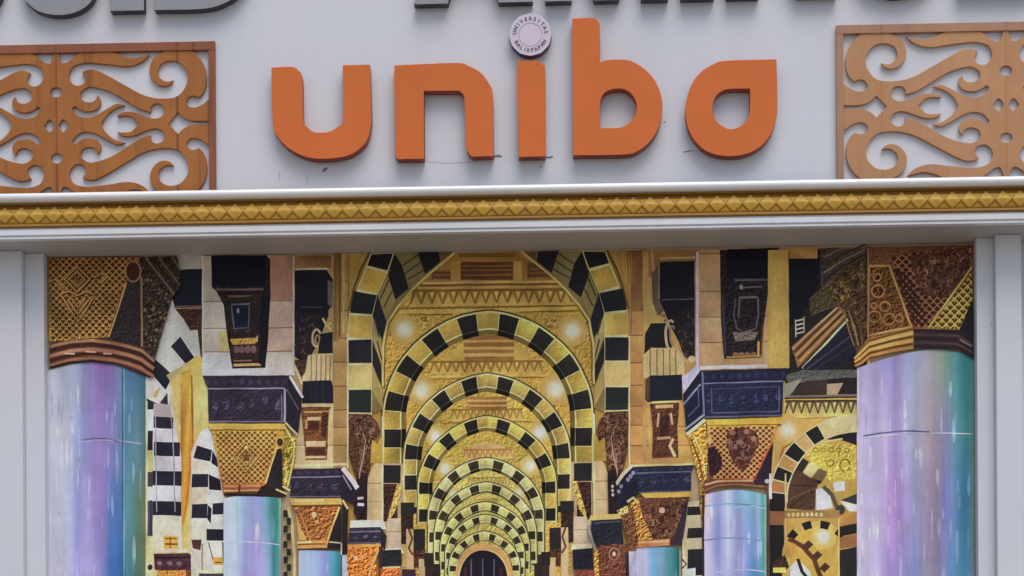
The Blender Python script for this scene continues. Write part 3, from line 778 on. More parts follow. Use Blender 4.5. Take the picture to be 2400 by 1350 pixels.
# ---------- first arch ring (cut by the top) with its deep striped soffit
p = Paint('painted_arch')
for side in (0, 1):
    def X(pts): return pts if side == 0 else mir(pts)
    p.poly(X([(820,594),(866,594),(840,640),(824,690),(816,740)]), (176,140,72)); p.stroke(X([(866,592),(845,632),(829,676),(818,728)]),4,(96,68,28))
    p.poly(X([(909,594),(1064,592),(1008,640),(966,679),(933,718),(909,755),(898,809),(897,960),(873,972),(871,780),(885,690),(907,640)]), (132,112,66))
    p.hold()
    for pts, c in (([(924,593),(942,620),(958,676),(927,702),(909,647)],(34,30,32)), ([(979,591),(1029,591),(1032,614),(996,643)],(38,32,38)),
                   ([(885,691),(900,737),(907,757),(896,797),(880,764),(873,738)],(36,34,38)), ([(871.5,795),(894,858),(896,910),(873,852)],(38,34,36)),
                   ([(930,594),(978,592),(994,643),(958,664),(942,620)],(128,118,78)), ([(1031,591),(1062,591),(1034,612)],(104,84,54)),
                   ([(887,690),(908,645),(926,703),(908,742),(901,735)],(150,128,76)), ([(873,740),(893,794),(897,832),(894,852),(874,796)],(170,150,96)),
                   ([(873,856),(896,914),(897,960),(873,914)],(176,150,88))): p.poly(X(pts), c)
    p.free(); p.hold()
    for a, b_ in (((944,622),(982,596)),((949,640),(988,614)),((955,655),(992,634)),((892,700),(912,655)),((899,722),(919,682)),((879,752),(889,790)),((884,800),(896,846))): p.stroke(X([a,b_]),3.5,(70,56,34))
    p.free()
    p.poly(X([(869,595),(925,593),(908,640),(885,690),(873,740),(871.5,972),(814,972),(814,790),(818,734),(837,677),(858,621)]), (216,196,140))
    p.hold()
    for pts, c in (([(861,622),(871,596),(922,594),(908,634)],(32,30,32)), ([(840,676),(860,627),(905,642),(884,688)],(190,154,70)), ([(820,733),(830,682),(884,692),(872,737)],(34,34,36)),
                   ([(816,790),(819,739),(871,741),(870,792)],(198,160,80)), ([(815,797),(871,796),(871,851),(816,851)],(36,34,38)), ([(816,856),(870,855),(870,909),(816,909)],(204,176,110)), ([(816,914),(870,913),(870,967),(817,967)],(38,40,40))):
        c2 = tuple(min(255, x*1.08) for x in c); p.poly(X(pts), [c, c, c2, c2])
    p.free()
    p.stroke(X([(897,905),(898,812),(908,756),(932,719),(965,680),(1007,641),(1066,592)]),4.5,(214,184,112))
    p.stroke(X([(901,910),(902,814),(912,758),(936,722)]),2.5,(120,92,40))
    corb = X([(817,970),(868,970),(884,990),(892,1012),(885,1040),(872,1070),(866,1110),(862,1140),(840,1140),(826,1100),(817,1060)])
    corbel(p, corb, (96,60,40), (166,122,98), 5+side, 40, (3,8))
    p.poly(X([(836,1105),(862,1110),(864,1170),(862,1220),(838,1215)]), (46,30,28), .3)
    p.poly(X([(862,1120),(897,1040),(897,1222),(860,1222)]), (204,176,128)); p.stroke(X([(862,1133),(897,1133)]),2.5,(150,120,80)); p.stroke(X([(862,1176),(897,1176)]),2,(160,132,96)); p.stroke(X([(896.5,975),(896.5,1222)]),4,(224,206,170))
    p.poly(X([(872,1030),(884,1040),(897,1020),(897,1086),(868,1086)]), (186,152,66))
    for k in range(5): p.stroke(X([(844+k*3,1000+k*8),(856-k,1030+k*10),(850-k*2,1062+k*12),(842,1090+k*8)]),5,[(168,126,102),(52,30,26),(150,108,82),(60,34,28),(172,132,110)][k],True)
p.build('large outer striped arch with scrolled corbels')

# ---------- outer pilasters
p = Paint('painted_pilaster')
stones(p, 780, 815, [594,660,728,793,848,905,961,1002,1044,1100], (176,138,84), (112,78,44))
p.poly([(780,594),(797,594),(795,800),(780,800)], [(120,90,52),(140,106,60),(170,130,76),(120,90,54)]); p.line(815,780,815,1098,3.5,(224,206,170)); p.line(797,594,796,790,4,(100,72,36)); p.line(806,594,805,780,4,(196,160,100))
p.build()
p = Paint('painted_pilaster')
stones(p, 1473, 1512, [588,660,722,786,850,903,952,997,1045,1100], (194,142,84), (120,80,44))
p.poly([(1474,588),(1513,586),(1514,640),(1508,710),(1504,730),(1480,730)], [(128,86,50),(120,80,46),(130,88,52),(170,116,68),(176,122,72),(150,106,62)]); p.stroke([(1514,588),(1519,640),(1514,690),(1504,728)],5,(80,52,32)); p.line(1475,786,1475,1098,3.5,(226,196,150)); p.line(1480,590,1480,780,3,(150,108,64))
p.build()

# ---------- left second pier: block, fluted band, bracket
p = Paint('painted_pier')
p.poly([(686,600),(782,597),(782,1100),(686,1100)], (166,136,92))
p.poly([(690,600),(776,598),(776,628),(690,630)], [(150,112,72),(120,84,50),(130,92,58),(170,132,84)]); p.line(692,631,768,629,4,(206,176,138))
p.poly([(691,634),(766,632),(780,655),(780,715),(770,728),(770,740),(756,775),(740,815),(724,842),(712,850),(690,836)], (26,24,32), .15)
p.line(706,720,756,720,3,(70,62,72)); p.poly([(768,655),(780,662),(780,722),(768,712)], (104,92,84))
corbel(p, [(690,730),(752,735),(746,790),(725,842),(690,836)], (44,32,36), (110,86,80), 8, 16, (2,5), .6)
p.ring(742,792,10,20,5,(200,172,130),14,60,330); p.ring(744,796,5,11,4,(166,136,98),10); p.stroke([(756,745),(766,765),(776,756)],5,(206,180,110)); p.stroke([(768,765),(778,778)],5,(196,176,92))
p.poly([(752,782),(780,778),(780,828),(745,828)], (30,28,34))
p.poly([(722,832),(779,828),(779,893),(708,893)], (206,178,132)); p.hold()
for x in (730,742,753,764,774): p.line(x,832,x-1,892,2.8,(140,108,70))
p.free()
p.poly([(688,845),(720,840),(716,870),(706,884)], (72,50,36), .5); p.stroke([(690,858),(700,880),(708,900)],5,(206,186,150))
p.poly([(710,893),(776,891),(781,905),(781,946),(708,946)], (30,30,40)); p.hold()
for x in (728,742,756): p.line(x,894,x,940,2,(44,44,54))
p.free()
stones(p, 690, 781, [946,1044,1098], (206,178,132), (160,128,84)); 
p.poly([(702,948),(778,946),(774,960),(771,1010),(766,1078),(716,1078),(710,1000)], (116,72,40), .5)
p.line(702,951,776,950,6,(220,180,128)); p.hold(); p.line(712,966,770,965,4,(196,150,100)); p.line(720,982,752,981,8,(214,176,130)); p.line(718,984,718,1005,5,(190,150,104)); p.free()
p.rect(724,988,748,1008,(78,40,26)); p.poly([(716,1034),(764,1033),(762,1046),(718,1047)], (222,184,140)); p.rect(717,1050,762,1066,(76,40,28)); p.line(774,960,770,1040,5,(214,180,120)); p.line(716,1072,764,1071,5,(216,178,132))
p.poly([(756,965),(770,965),(764,1028),(752,1020)], (74,42,30), .5)
p.line(690,1092,812,1088,6,(222,200,150))
p.build('stone pier with a fluted band and gilded bracket')

# ---------- right second pier
p = Paint('painted_pier')
p.poly([(1506,588),(1640,584),(1640,1092),(1506,1096)], (182,140,84))
p.poly([(1520,588),(1634,585),(1634,612),(1545,614),(1530,650),(1520,650)], (150,110,70)); p.line(1546,606,1630,603,5,(196,158,114)); p.line(1528,590,1532,640,7,(190,150,108))
p.poly([(1527,640),(1546,618),(1546,700),(1556,728),(1546,742),(1530,722)], (104,84,66)); p.line(1545,625,1545,700,3,(150,136,120))
p.poly([(1546,614),(1628,611),(1629,850),(1604,836),(1590,800),(1572,765),(1556,728),(1546,704)], (26,24,32), .12)
p.line(1552,703,1628,700,3,(84,76,86)); corbel(p, [(1572,740),(1628,710),(1628,846),(1604,834)], (40,32,36), (96,80,80), 18, 14, (2,5), .5)
p.poly([(1530,722),(1548,740),(1558,735),(1562,752),(1545,760)], (128,92,64), .3)
p.poly([(1508,700),(1522,690),(1540,738),(1560,745),(1552,760),(1524,762),(1508,795)], (196,162,92))
p.poly([(1512,782),(1526,758),(1565,757),(1575,815),(1526,815),(1510,830)], (32,30,34))
p.ring(1572,785,12,34,6,(196,172,134),16,70,300); p.ring(1576,785,6,22,4,(150,124,96),12,60,320); p.stroke([(1580,812),(1592,826),(1602,842),(1612,850)],6,(206,170,126)); p.ell(1622,842,9,8,(214,186,140))
p.poly([(1508,832),(1526,816),(1580,815),(1604,850),(1604,884),(1508,886)], (212,184,128)); p.hold()
for x in (1524,1540,1555,1570,1584): p.line(x,818,x,880,3,(146,112,66))
p.free()
p.poly([(1512,890),(1524,880),(1598,878),(1599,938),(1518,942),(1512,935)], (30,32,42)); p.poly([(1512,890),(1523,881),(1523,940),(1512,935)], (84,64,48))
stones(p, 1514, 1640, [944,1000,1044,1092], (206,158,90), (158,112,58))
p.poly([(1523,946),(1592,943),(1588,1000),(1590,1074),(1528,1076),(1530,1010)], (92,56,40), .55)
p.line(1528,943,1594,941,5,(226,190,124)); p.line(1536,953,1578,952,8,(206,164,110)); p.line(1518,955,1524,1045,7,(206,160,96)); p.poly([(1548,975),(1568,974),(1566,1020),(1546,1022)], (66,36,32), .3)
p.hold(); p.line(1544,968,1541,1000,5,(206,164,120)); p.line(1572,968,1576,996,5,(214,174,136)); p.line(1540,1028,1572,1026,6,(200,152,116)); p.stroke([(1578,1028),(1570,1045),(1582,1070)],7,(220,184,134)); p.free()
p.line(1530,1076,1590,1074,4,(190,140,90)); p.line(1478,1092,1632,1088,6,(224,194,134))
p.build('ochre stone pier with a fluted band and dark bracket')

# ---------- left aisle
p = Paint('painted_aisle')
p.poly([(336,600),(476,598),(530,800),(530,BOT),(336,BOT)], (206,186,136))
p.poly([(398,700),(474,772),(478,880),(400,925),(340,960),(340,870)], (204,198,186))
p.poly([(395,880),(456,836),(476,832),(490,950),(486,1000),(458,1060),(444,1160),(440,1300),(400,1300),(420,1000)], [(214,186,110),(222,186,96),(216,178,90),(222,206,140),(218,190,110),(216,176,96),(206,166,84),(214,196,120),(206,180,96),(216,190,120)])
p.poly([(424,880),(450,870),(454,960),(452,1060),(440,1180),(426,1260),(420,1180),(424,1000)], [(216,168,80),(222,170,76),(196,128,52),(172,100,44),(186,116,46),(206,150,60),(168,96,40),(176,106,40)])
p.line(449,880,452,1040,4,(150,104,44)); p.line(424,876,449,868,5,(196,150,64)); p.line(425,900,424,1000,3,(190,140,64))
p.poly([(340,875),(358,888),(382,920),(370,946),(342,934)], (216,210,200)); 
p.hold()
for pts in ([(400,812),(423,789),(455,838),(435,852)], [(364,842),(406,880),(388,914),(355,876)], [(343,934),(368,946),(360,976),(343,972)]): p.poly(pts, [(42,42,50),(44,44,52),(30,30,38),(28,28,36)])
p.free()
p.poly([(434,852),(452,842),(400,895),(390,880)], (196,176,120)); p.poly([(362,918),(376,908),(366,934),(358,930)], (190,168,96))
p.rect(417,598,474,632,(176,170,158)); p.poly([(415,632),(474,630),(474,716),(410,718),(404,700),(420,670)], (28,28,38))
p.line(408,720,474,718,6,(120,86,72)); p.poly([(410,724),(474,722),(474,772),(446,774),(430,748)], (78,46,36), .7); p.poly([(463,772),(475,772),(476,840),(470,836)], (60,40,34), .4)
def stripes(x0, x1, rows, skew=0):
    p.hold()
    for i, (y0, y1, c) in enumerate(rows): p.poly([(x0+(i*skew),y0),(x1+i*skew*.3,y0+2),(x1+i*skew*.3,y1+2),(x0+i*skew,y1)], c)
    p.free()
W_ = (208,198,200); W2 = (214,204,196); B_ = (38,34,46)
p.poly([(358,960),(378,940),(396,918),(404,960),(412,1010),(424,1060),(426,1290),(356,1290)], (206,200,190))
stripes(360, 398, [(946,976,(176,158,160))]); p.poly([(374,946),(392,920),(394,948)], (52,44,56))
p.hold()
for x0, x1, y0, y1, c in ((360,406,976,1003,B_),(360,412,1004,1034,W_),(361,422,1035,1068,B_),(360,425,1069,1102,W_),(357,426,1103,1137,B_),(357,425,1138,1173,W_),(357,425,1174,1207,B_),(358,420,1208,1290,(222,214,186))): p.poly([(x0,y0),(x1,y0+2),(x1,y1+2),(x0,y1)], c)
p.free(); p.hold(); p.stroke([(398,940),(403,1000),(407,1060),(410,1200)],2.6,(150,146,156)); p.stroke([(364,976),(365,1040),(367,1200)],2.4,(160,156,164)); p.free()
p.hold()
for y0, y1, c in ((960,1010,(222,214,200)),(1010,1056,B_),(1058,1104,(206,190,120)),(1106,1140,(70,60,60)),(1142,1172,(222,216,206)),(1174,1256,(70,66,84)),(1258,1350,(218,208,150)),(1350,BOT,(216,206,150))): p.rect(341,y0,358,y1,c)
p.free(); p.line(343,940,345,BOT,5,(206,206,170)); p.line(354,1172,354,1256,4,(60,46,60)); p.ell(352,1330,6,7,(60,36,36))
p.hold(); p.rect(384,1256,418,1286,(216,166,70)); p.free(); p.hold(); p.line(386,1262,414,1262,3,(120,70,30)); p.line(386,1275,416,1275,4,(110,62,30)); p.line(399,1258,399,1286,3,(140,84,36)); p.free()
p.poly([(360,1298),(440,1296),(474,1318),(466,1340),(363,1336)], (72,44,50), .4); p.line(360,1292,444,1290,6,(222,204,180)); p.line(362,1308,446,1306,4,(44,26,34)); p.hold()
for x in (374,398,420): p.ell(x,1320,6,5,(146,110,118))
p.free(); p.poly([(368,1337),(436,1336),(424,BOT),(380,BOT)], (206,140,66), .4); p.poly([(436,1336),(462,1338),(440,BOT),(424,BOT)], (120,66,40), .4)
# second striped pier
p.poly([(470,1012),(487,1002),(508,1040),(526,1110),(526,BOT),(446,BOT),(448,1060)], (214,204,188))
p.hold()
for pts, c in (([(462,1044),(497,1055),(493,1082),(453,1073)],B_), ([(498,1056),(508,1075),(511,1096),(495,1085)],(30,26,36)), ([(450,1111),(488,1111),(488,1142),(449,1142)],B_), ([(489,1112),(516,1124),(519,1150),(490,1148)],(30,26,36)),
               ([(450,1182),(486,1181),(486,1215),(449,1214)],B_), ([(487,1184),(496,1192),(494,1228),(486,1216)],(30,26,36)), ([(498,1180),(524,1178),(524,1205),(498,1206)],B_), ([(484,1240),(524,1240),(524,1267),(484,1267)],B_),
               ([(450,1075),(490,1084),(488,1109),(450,1109)],(216,196,176)), ([(450,1144),(486,1144),(486,1180),(450,1180)],(218,196,170)), ([(449,1217),(484,1217),(484,1268),(449,1268)],(220,214,186))): p.poly(pts, c)
p.free(); p.poly([(448,1265),(472,1265),(470,1290),(452,1285)], (84,52,40)); p.hold(); p.line(474,1275,474,1340,3,(140,112,60)); p.line(488,1270,500,1312,2.5,(110,90,60)); p.line(522,1270,524,1320,3,(84,56,50)); p.free()
p.rect(500,1306,522,1324,(206,156,60)); p.line(504,1318,520,1318,3,(110,70,30)); p.rect(458,1336,526,1344,(222,206,160)); p.rect(466,1344,526,BOT,(64,56,64))
p.build('side aisle with striped piers and ochre wall')

# ---------- left column pier with big bracket
p = Paint('painted_pier')
stones(p, 474, 560, [600,707,770,825,880], (200,184,168), (140,112,92)); stones(p, 560, 690, [600,706,769,824,879], (194,162,142), (132,94,74))
p.poly([(632,600),(690,598),(690,704),(632,706)], (166,124,102)); p.poly([(516,776),(536,776),(536,822),(514,822)], (206,186,120)); p.poly([(474,828),(690,826),(690,880),(474,880)], [(206,198,196),(206,190,170),(214,202,190),(214,204,204)])
p.line(688,600,688,878,4,(206,188,176)); p.line(475,600,475,878,3,(216,204,190))
p.poly([(495,599),(624,598),(633,608),(634,690),(628,800),(622,862),(545,864),(534,800),(524,716),(508,684),(496,672)], (42,31,32), .85)
p.rect(496,600,622,670,(20,18,30)); p.line(506,679,618,678,5,(112,92,76)); p.line(535,695,590,694,5,(118,96,64))
corbel(p, [(535,700),(612,690),(606,850),(550,850)], (50,36,34), (110,88,76), 28, 12, (2,4), .5)
p.poly([(538,712),(588,710),(588,770),(545,772)], (30,28,44)); p.hold(); p.stroke([(541,714),(586,712)],4,(108,104,116)); p.free(); p.hold(); p.line(542,718,549,768,3.2,(98,94,106)); p.line(584,716,583,766,3,(98,94,106)); p.free(); p.line(546,770,584,768,3.2,(96,90,102)); p.ell(558,728,3,6,(160,150,156))
p.poly([(538,794),(600,792),(604,784),(604,800),(594,808),(546,808)], (196,150,76), .3); p.poly([(543,808),(604,806),(602,838),(548,838)], (62,36,34), .3); p.hold()
for x in (554,566,580,594): p.ell(x,819,7,9,(126,92,88))
p.free(); p.line(548,856,612,854,6,(206,160,100)); p.line(548,846,590,845,3,(146,104,76)); p.poly([(612,700),(632,690),(626,800),(618,860),(606,850)], (26,20,26), .2)
p.build('cream stone pier with a black block and carved bracket')

# ---------- right column pier with big bracket
p = Paint('painted_pier')
stones(p, 1636, 1690, [586,595,683,743,803,868], (196,154,112), (132,92,62)); stones(p, 1690, 1848, [584,677,742,802,866], (194,154,108), (134,94,62))
p.poly([(1826,582),(1848,582),(1848,866),(1790,868),(1800,800)], [(150,116,98),(170,140,128),(206,190,196),(206,180,150),(196,164,104)]); p.line(1634,590,1635,862,6,(206,192,206)); p.line(1848,600,1848,862,5,(190,174,184)); p.line(1640,862,1848,856,8,(220,204,196))
p.poly([(1687,586),(1826,580),(1826,646),(1812,668),(1800,690),(1790,760),(1785,838),(1697,842),(1690,760)], (42,32,34), .85)
p.rect(1705,584,1824,652,(20,18,32)); p.line(1722,657,1812,655,5,(92,82,84)); p.line(1694,690,1700,830,6,(64,56,66)); p.line(1738,674,1786,672,4,(96,84,88)); p.ell(1737,673,4,6,(150,138,138))
p.stroke([(1724,700),(1720,740),(1727,770),(1740,776)],3.5,(96,84,90)); p.stroke([(1732,698),(1776,696)],5,(116,102,106)); p.stroke([(1734,700),(1731,745)],4,(106,94,98)); p.stroke([(1777,700),(1778,735),(1772,768)],3.5,(112,100,104)); p.stroke([(1744,778),(1772,770)],3,(110,98,100))
p.poly([(1716,778),(1736,780),(1750,776),(1776,778),(1770,796),(1724,800)], (126,112,98), .5); p.hold()
for x in (1724,1738,1752,1766): p.ell(x,831,7,6,(140,104,72))
p.free(); p.line(1702,838,1784,834,4,(176,130,70)); p.line(1778,800,1777,835,5,(190,150,80)); p.line(1788,760,1785,834,4,(120,76,36))
p.build('ochre stone pier with a black block and framed bracket')

# ---------- right aisle
p = Paint('painted_aisle')
p.poly([(1800,586),(2040,578),(2040,BOT),(1796,BOT)], (200,160,86))
p.poly([(1848,586),(2040,578),(2030,935),(1838,940),(1842,870),(1850,860)], (44,36,34), .2)
p.rect(1850,580,1916,606,(186,140,78)); p.poly([(1850,608),(1922,605),(1920,660),(1904,700),(1876,740),(1850,770)], (24,24,34))
p.poly([(1922,582),(2034,578),(2034,612),(1934,680),(1924,672)], (78,66,60), .4)
for k in range(5): p.stroke([(1930,604+k*18),(1975,582+k*14),(2030,560+k*12 if k else 580)],3.5,[(120,104,92),(60,50,48),(140,116,96),(52,42,40),(128,98,72)][k])
p.poly([(1896,700),(1930,672),(1974,680),(1976,712),(1900,740)], (92,78,52), .5)
corbel(p, [(1948,650),(2030,600),(2034,770),(2010,836),(1985,760)], (96,70,44), (176,142,90), 41, 46, (2,5), .9)
corbel(p, [(1940,672),(1990,656),(1998,700),(1960,715)], (110,82,46), (206,168,96), 43, 18, (2,5), .9)
p.poly([(1855,812),(1966,716),(1990,738),(1870,862)], (150,104,64))
for k, (c, w_) in enumerate(((( 214,172,126),4),((96,60,40),5),((206,160,104),5),((84,54,36),5),((190,148,84),6),((100,70,44),4),((232,206,150),5))): p.line(1857+k*4.0,818+k*7.5,1962+k*4.4,720+k*4.6,w_,c)
p.poly([(1880,862),(1978,766),(2000,790),(2008,838),(1924,872)], (36,32,46), .2); p.line(1890,866,1990,790,4,(70,64,74)); p.line(1906,868,1996,810,3,(58,52,60))
p.hold()
for k in range(5): p.stroke([(1975+k*7,725+k*2),(1990+k*7,775),(2002+k*5,812)],2.8,[(150,120,80),(60,44,36),(170,136,92),(60,44,36),(120,92,60)][k])
p.free()
p.hold()
for y in (752,762,772,782): p.line(1864,y,1884,y-4,3.5,(214,204,180))
p.free(); p.hold(); p.line(1864,748,1866,790,3,(196,186,160)); p.line(1884,742,1885,780,3,(190,178,150)); p.free()
p.poly([(1840,880),(1880,868),(2010,866),(2010,884),(1900,892),(1850,905)], (96,94,88), .3); p.poly([(1838,900),(1880,888),(1850,930),(1838,932)], (150,146,124)); p.poly([(1850,926),(1890,892),(1940,890),(1938,926)], (62,48,42)); p.poly([(1938,900),(1976,898),(1962,926),(1938,926)], (176,150,120)); p.poly([(1966,924),(2000,896),(2012,896),(2012,924)], (48,36,36)); p.line(1840,930,2012,926,5,(130,112,98))
p.poly([(1838,936),(2012,932),(2012,976),(1836,978)], (206,168,84)); zig(p, 1840, 2014, 940, 974, 9, (66,52,40), (216,186,112)); p.line(1820,980,2012,972,4,(222,196,110))
p.poly([(1824,985),(1900,980),(1880,1030),(1830,1080),(1812,1110)], (212,170,92)); p.glow(1845,1008,34,(222,210,186),(206,166,90))
p.stroke([(1822,1100),(1836,1050),(1870,1030)],4,(150,104,48)); p.stroke([(1828,1085),(1850,1046),(1880,1028)],3,(230,200,130))
CX, CY = 2012, 1172
def rp(r, a): return (CX-r*math.cos(math.radians(a)), CY-r*math.sin(math.radians(a))*0.96)
def seg(r0, r1, a0, a1, n=4): return [rp(r1, a0+(a1-a0)*k/n) for k in range(n+1)]+[rp(r0, a0+(a1-a0)*k/n) for k in range(n, -1, -1)]
# view through the arch
p.poly([rp(168, a) for a in range(0, 91, 6)]+[(2012,BOT),(1846,BOT)], (190,152,78))
p.poly([(1890,1062),(1925,1040),(2005,1042),(2008,1120),(1955,1132),(1910,1100)], (212,186,86), .35); p.hold()
for x in (1912,1930,1948,1966,1984): p.ring(x,1055,6,5,2.5,(150,120,44),8)
p.free(); p.ring(1980,1090,12,14,4,(146,116,40),12); p.ring(1945,1085,9,7,3,(146,116,40),10); p.ring(1990,1100,9,8,3,(230,206,116),10)
p.poly([(1935,1030),(2012,1002),(2012,1045),(1975,1032)], (40,32,36)); p.line(1920,1038,1975,1028,4,(220,196,130))
p.poly([(1846,1104),(1858,1090),(1920,1132),(1912,1150),(1910,1198),(1844,1192)], (84,58,44), .2); p.line(1850,1170,1912,1144,4,(120,84,60)); p.line(1846,1136,1905,1140,3,(60,40,34)); p.line(1850,1190,1885,1160,4,(62,42,34))
p.poly([(1912,1148),(1940,1140),(1952,1190),(1914,1196)], (226,224,220)); p.poly([(1952,1130),(1980,1128),(1980,1150),(1956,1152)], (228,226,222)); p.stroke([(1930,1140),(1950,1160),(1962,1190),(1958,1205)],10,(86,84,60)); p.stroke([(1935,1138),(1962,1124),(1975,1118)],6,(186,166,76)); p.poly([(1970,1172),(2012,1156),(2012,1184)], (58,52,58)); p.poly([(1968,1174),(2012,1184),(2012,1200),(1990,1198)], (230,224,212)); p.ell(1970,1195,11,12,(60,54,44))
p.hold()
for pts, c in (([(1862,1088),(1880,1072),(1896,1082),(1880,1108),(1862,1098)],(46,42,40)), ([(1882,1108),(1898,1084),(1920,1096),(1900,1120)],(212,190,130)), ([(1902,1120),(1920,1098),(1940,1106),(1926,1132)],(112,90,60)), ([(1904,1122),(1926,1128),(1922,1136)],(40,32,32))): p.poly(pts, c)
p.free()
p.poly(seg(166,209,-2,92,20), (226,202,146))
p.hold()
for a0, a1, c in ((2,13,(36,30,32)),(13.6,21.6,(166,112,68)),(22.4,31.4,(36,32,32)),(32,40,(196,146,84)),(41,51,(32,30,32)),(51.7,60,(206,172,110)),(60.8,70,(36,34,34)),(70.7,79,(206,186,130)),(80,92,(212,190,136))):
    p.poly(seg(169,206,a0-8,a1-8), c)
p.free()
p.hold()
for y0, y1, c in ((1166,1198,(30,28,32)),(1199,1228,(140,92,60)),(1230,BOT,(34,30,32))): p.poly([(1804,y0),(1838,y0),(1838,y1),(1804,y1)], c)
p.free(); p.line(1841,1110,1842,1260,3.5,(214,180,130)); p.rect(1838,1196,1968,1214,(150,116,70)); p.hold()
for x in range(1848,1930,11): p.ell(x,1206,4,5,(216,190,130))
p.free()
# small arch below
CX, CY = 1915, 1300
p.poly([rp(82, a) for a in range(0, 181, 8)]+[(1990,BOT),(1840,BOT)], (206,172,96)); p.poly([rp(66, a) for a in range(10, 181, 8)]+[(1975,BOT),(1875,BOT)], (216,176,84)); p.glow(1930,1258,30,(232,226,206),(216,178,92)); p.hold()
for a in (40, 72, 104, 136): p.poly(seg(65,84,a-8,a+8), (36,30,32))
p.free(); p.stroke([(1848,1262),(1880,1280),(1908,1310),(1922,1350),(1926,BOT)],11,(92,54,36)); p.hold()
for x, y in ((1892,1276),(1914,1300),(1932,1328),(1940,1366)): p.poly([(x-12,y+4),(x+2,y-10),(x+14,y),(x,y+14)], (70,48,36))
p.free()
p.poly([(1846,1268),(1866,1276),(1856,1306),(1836,1310)], (206,156,76)); p.poly([(1812,1316),(1840,1300),(1850,1330),(1830,1345),(1812,1340)], (62,44,38), .5); p.poly([(1852,1330),(1870,1310),(1900,1340),(1906,BOT),(1852,BOT)], (214,222,206)); p.stroke([(1870,1310),(1880,1340),(1896,1360)],8,(52,40,36)); p.rect(1812,1330,1842,1342,(220,196,96))
p.hold()
for y0, y1, c in ((1206,1230,(186,134,72)),(1231,1254,(40,36,34)),(1256,1284,(166,112,68)),(1286,BOT,(44,40,40))): p.poly([(1968,y0+4),(2012,y0-6),(2012,y1-6),(1968,y1+4)], c)
p.free(); p.line(1966,1215,1966,BOT,3.5,(222,190,120))
# striped sliver and ornament left of the blue column
p.poly([(1600,1180),(1650,1170),(1650,BOT),(1592,BOT)], (206,190,150))
p.hold()
for y0, y1 in ((1188,1208),(1238,1262),(1288,1350)): p.poly([(1612,y0),(1648,y0-2),(1648,y1-2),(1610,y1)], (36,34,38))
p.free(); p.stroke([(1598,1310),(1608,1322),(1598,1332)],4,(60,56,52)); p.poly([(1600,1335),(1630,1330),(1640,BOT),(1598,BOT)], (196,196,186))
p.build('side aisle with carved beams and a small striped arch')

# ---------- columns
def lerp(a, b_, t): return tuple(a[i]+(b_[i]-a[i])*t for i in range(3))
def stops(st, x):
    if x <= st[0][0]: return st[0][1]
    for (x0, c0), (x1, c1) in zip(st, st[1:]):
        if x <= x1: return lerp(c0, c1, (x-x0)/(x1-x0))
    return st[-1][1]
def column(x0, x1, topf, rows, seed, streaks, joints, label, edge=None):
    p = Paint('painted_column'); rg = random.Random(seed)
    ph = [(rg.uniform(.03,.16), rg.uniform(0,6), rg.uniform(.002,.008), rg.uniform(0,6)) for _ in range(6)]
    def cf(u, v_):
        t = 0; 
        for (v0, s0), (v1, s1) in zip(rows, rows[1:]):
            if v_ <= v1 or (v1 == rows[-1][0]): t = min(1, max(0, (v_-v0)/(v1-v0))); t = t*t*(3-2*t); c = lerp(stops(s0, u), stops(s1, u), t); break
        n_ = sum(math.sin(u*f_+a+math.sin(v_*g_+b_)*1.5) for f_, a, g_, b_ in ph)/6
        return tuple(max(0, min(255, x*(1+0.11*n_))) for x in c)
    p.field(lambda s_, t: (x0+(x1-x0)*s_, topf(s_)+(BOT-topf(s_))*t), cf, 64, 44)
    for k in range(streaks):
        u = rg.uniform(x0+6, x1-6); v_ = rg.uniform(topf(.5)+30, 1420); L = rg.uniform(26, 80); wd = rg.uniform(4, 9)
        c = cf(u, v_); lt = rg.uniform(.08, .3)
        c2 = lerp(c, (226,222,238), lt) if lt > 0 else tuple(x*.92 for x in c)
        p.stroke([(u, v_), (u+rg.uniform(-1,1), v_+L*.33), (u, v_+L*.66), (u, v_+L)], wd, c2, True)
    for (ya, yb, c, wd, a, b_) in joints:
        p.stroke([(x0+(x1-x0)*(a+(b_-a)*k/8), ya+(yb-ya)*(k/8)-6*math.sin(math.pi*k/8)) for k in range(9)], wd, c)
    if edge:
        for xe, wd, c in edge: p.line(xe, topf((xe-x0)/(x1-x0))+2, xe, BOT, wd, c)
    p.build(label, M_mcol)
column(111, 341, lambda s_: 868-24*math.sin(math.pi*min(1, s_*1.0)*.86)+18*s_*s_, [
 (850, [(112,(182,184,194)),(160,(178,182,198)),(185,(166,172,202)),(206,(152,146,190)),(228,(142,112,168)),(262,(138,118,172)),(282,(128,140,172)),(289,(92,128,156)),(318,(84,120,150)),(341,(72,104,118))]),
 (1040, [(112,(188,190,198)),(150,(188,190,202)),(180,(158,168,200)),(200,(150,146,196)),(235,(152,130,184)),(262,(132,124,178)),(284,(108,136,172)),(290,(84,128,148)),(322,(104,142,158)),(341,(80,104,100))]),
 (1200, [(112,(190,190,200)),(150,(190,188,206)),(172,(164,168,206)),(184,(146,146,190)),(200,(170,156,206)),(240,(146,126,184)),(258,(92,120,176)),(286,(70,112,162)),(296,(94,140,152)),(325,(90,126,108)),(341,(120,116,64))]),
 (1400, [(112,(192,190,202)),(150,(192,190,208)),(176,(160,156,204)),(190,(180,170,214)),(236,(152,146,200)),(254,(72,110,168)),(288,(48,88,150)),(298,(76,124,144)),(326,(82,112,100)),(341,(116,112,62))]), (BOT, [(112,(190,190,202)),(200,(170,165,210)),(290,(60,100,155)),(341,(110,112,70))])],
 3, 56, [(1036,1040,(176,170,204),3,.32,.96),(1031,1036,(110,100,146),2.5,.35,.75)], 'wide marble column shading from white through lilac to blue', [(287,3,(70,98,128)),(290.5,2.5,(126,166,186))])
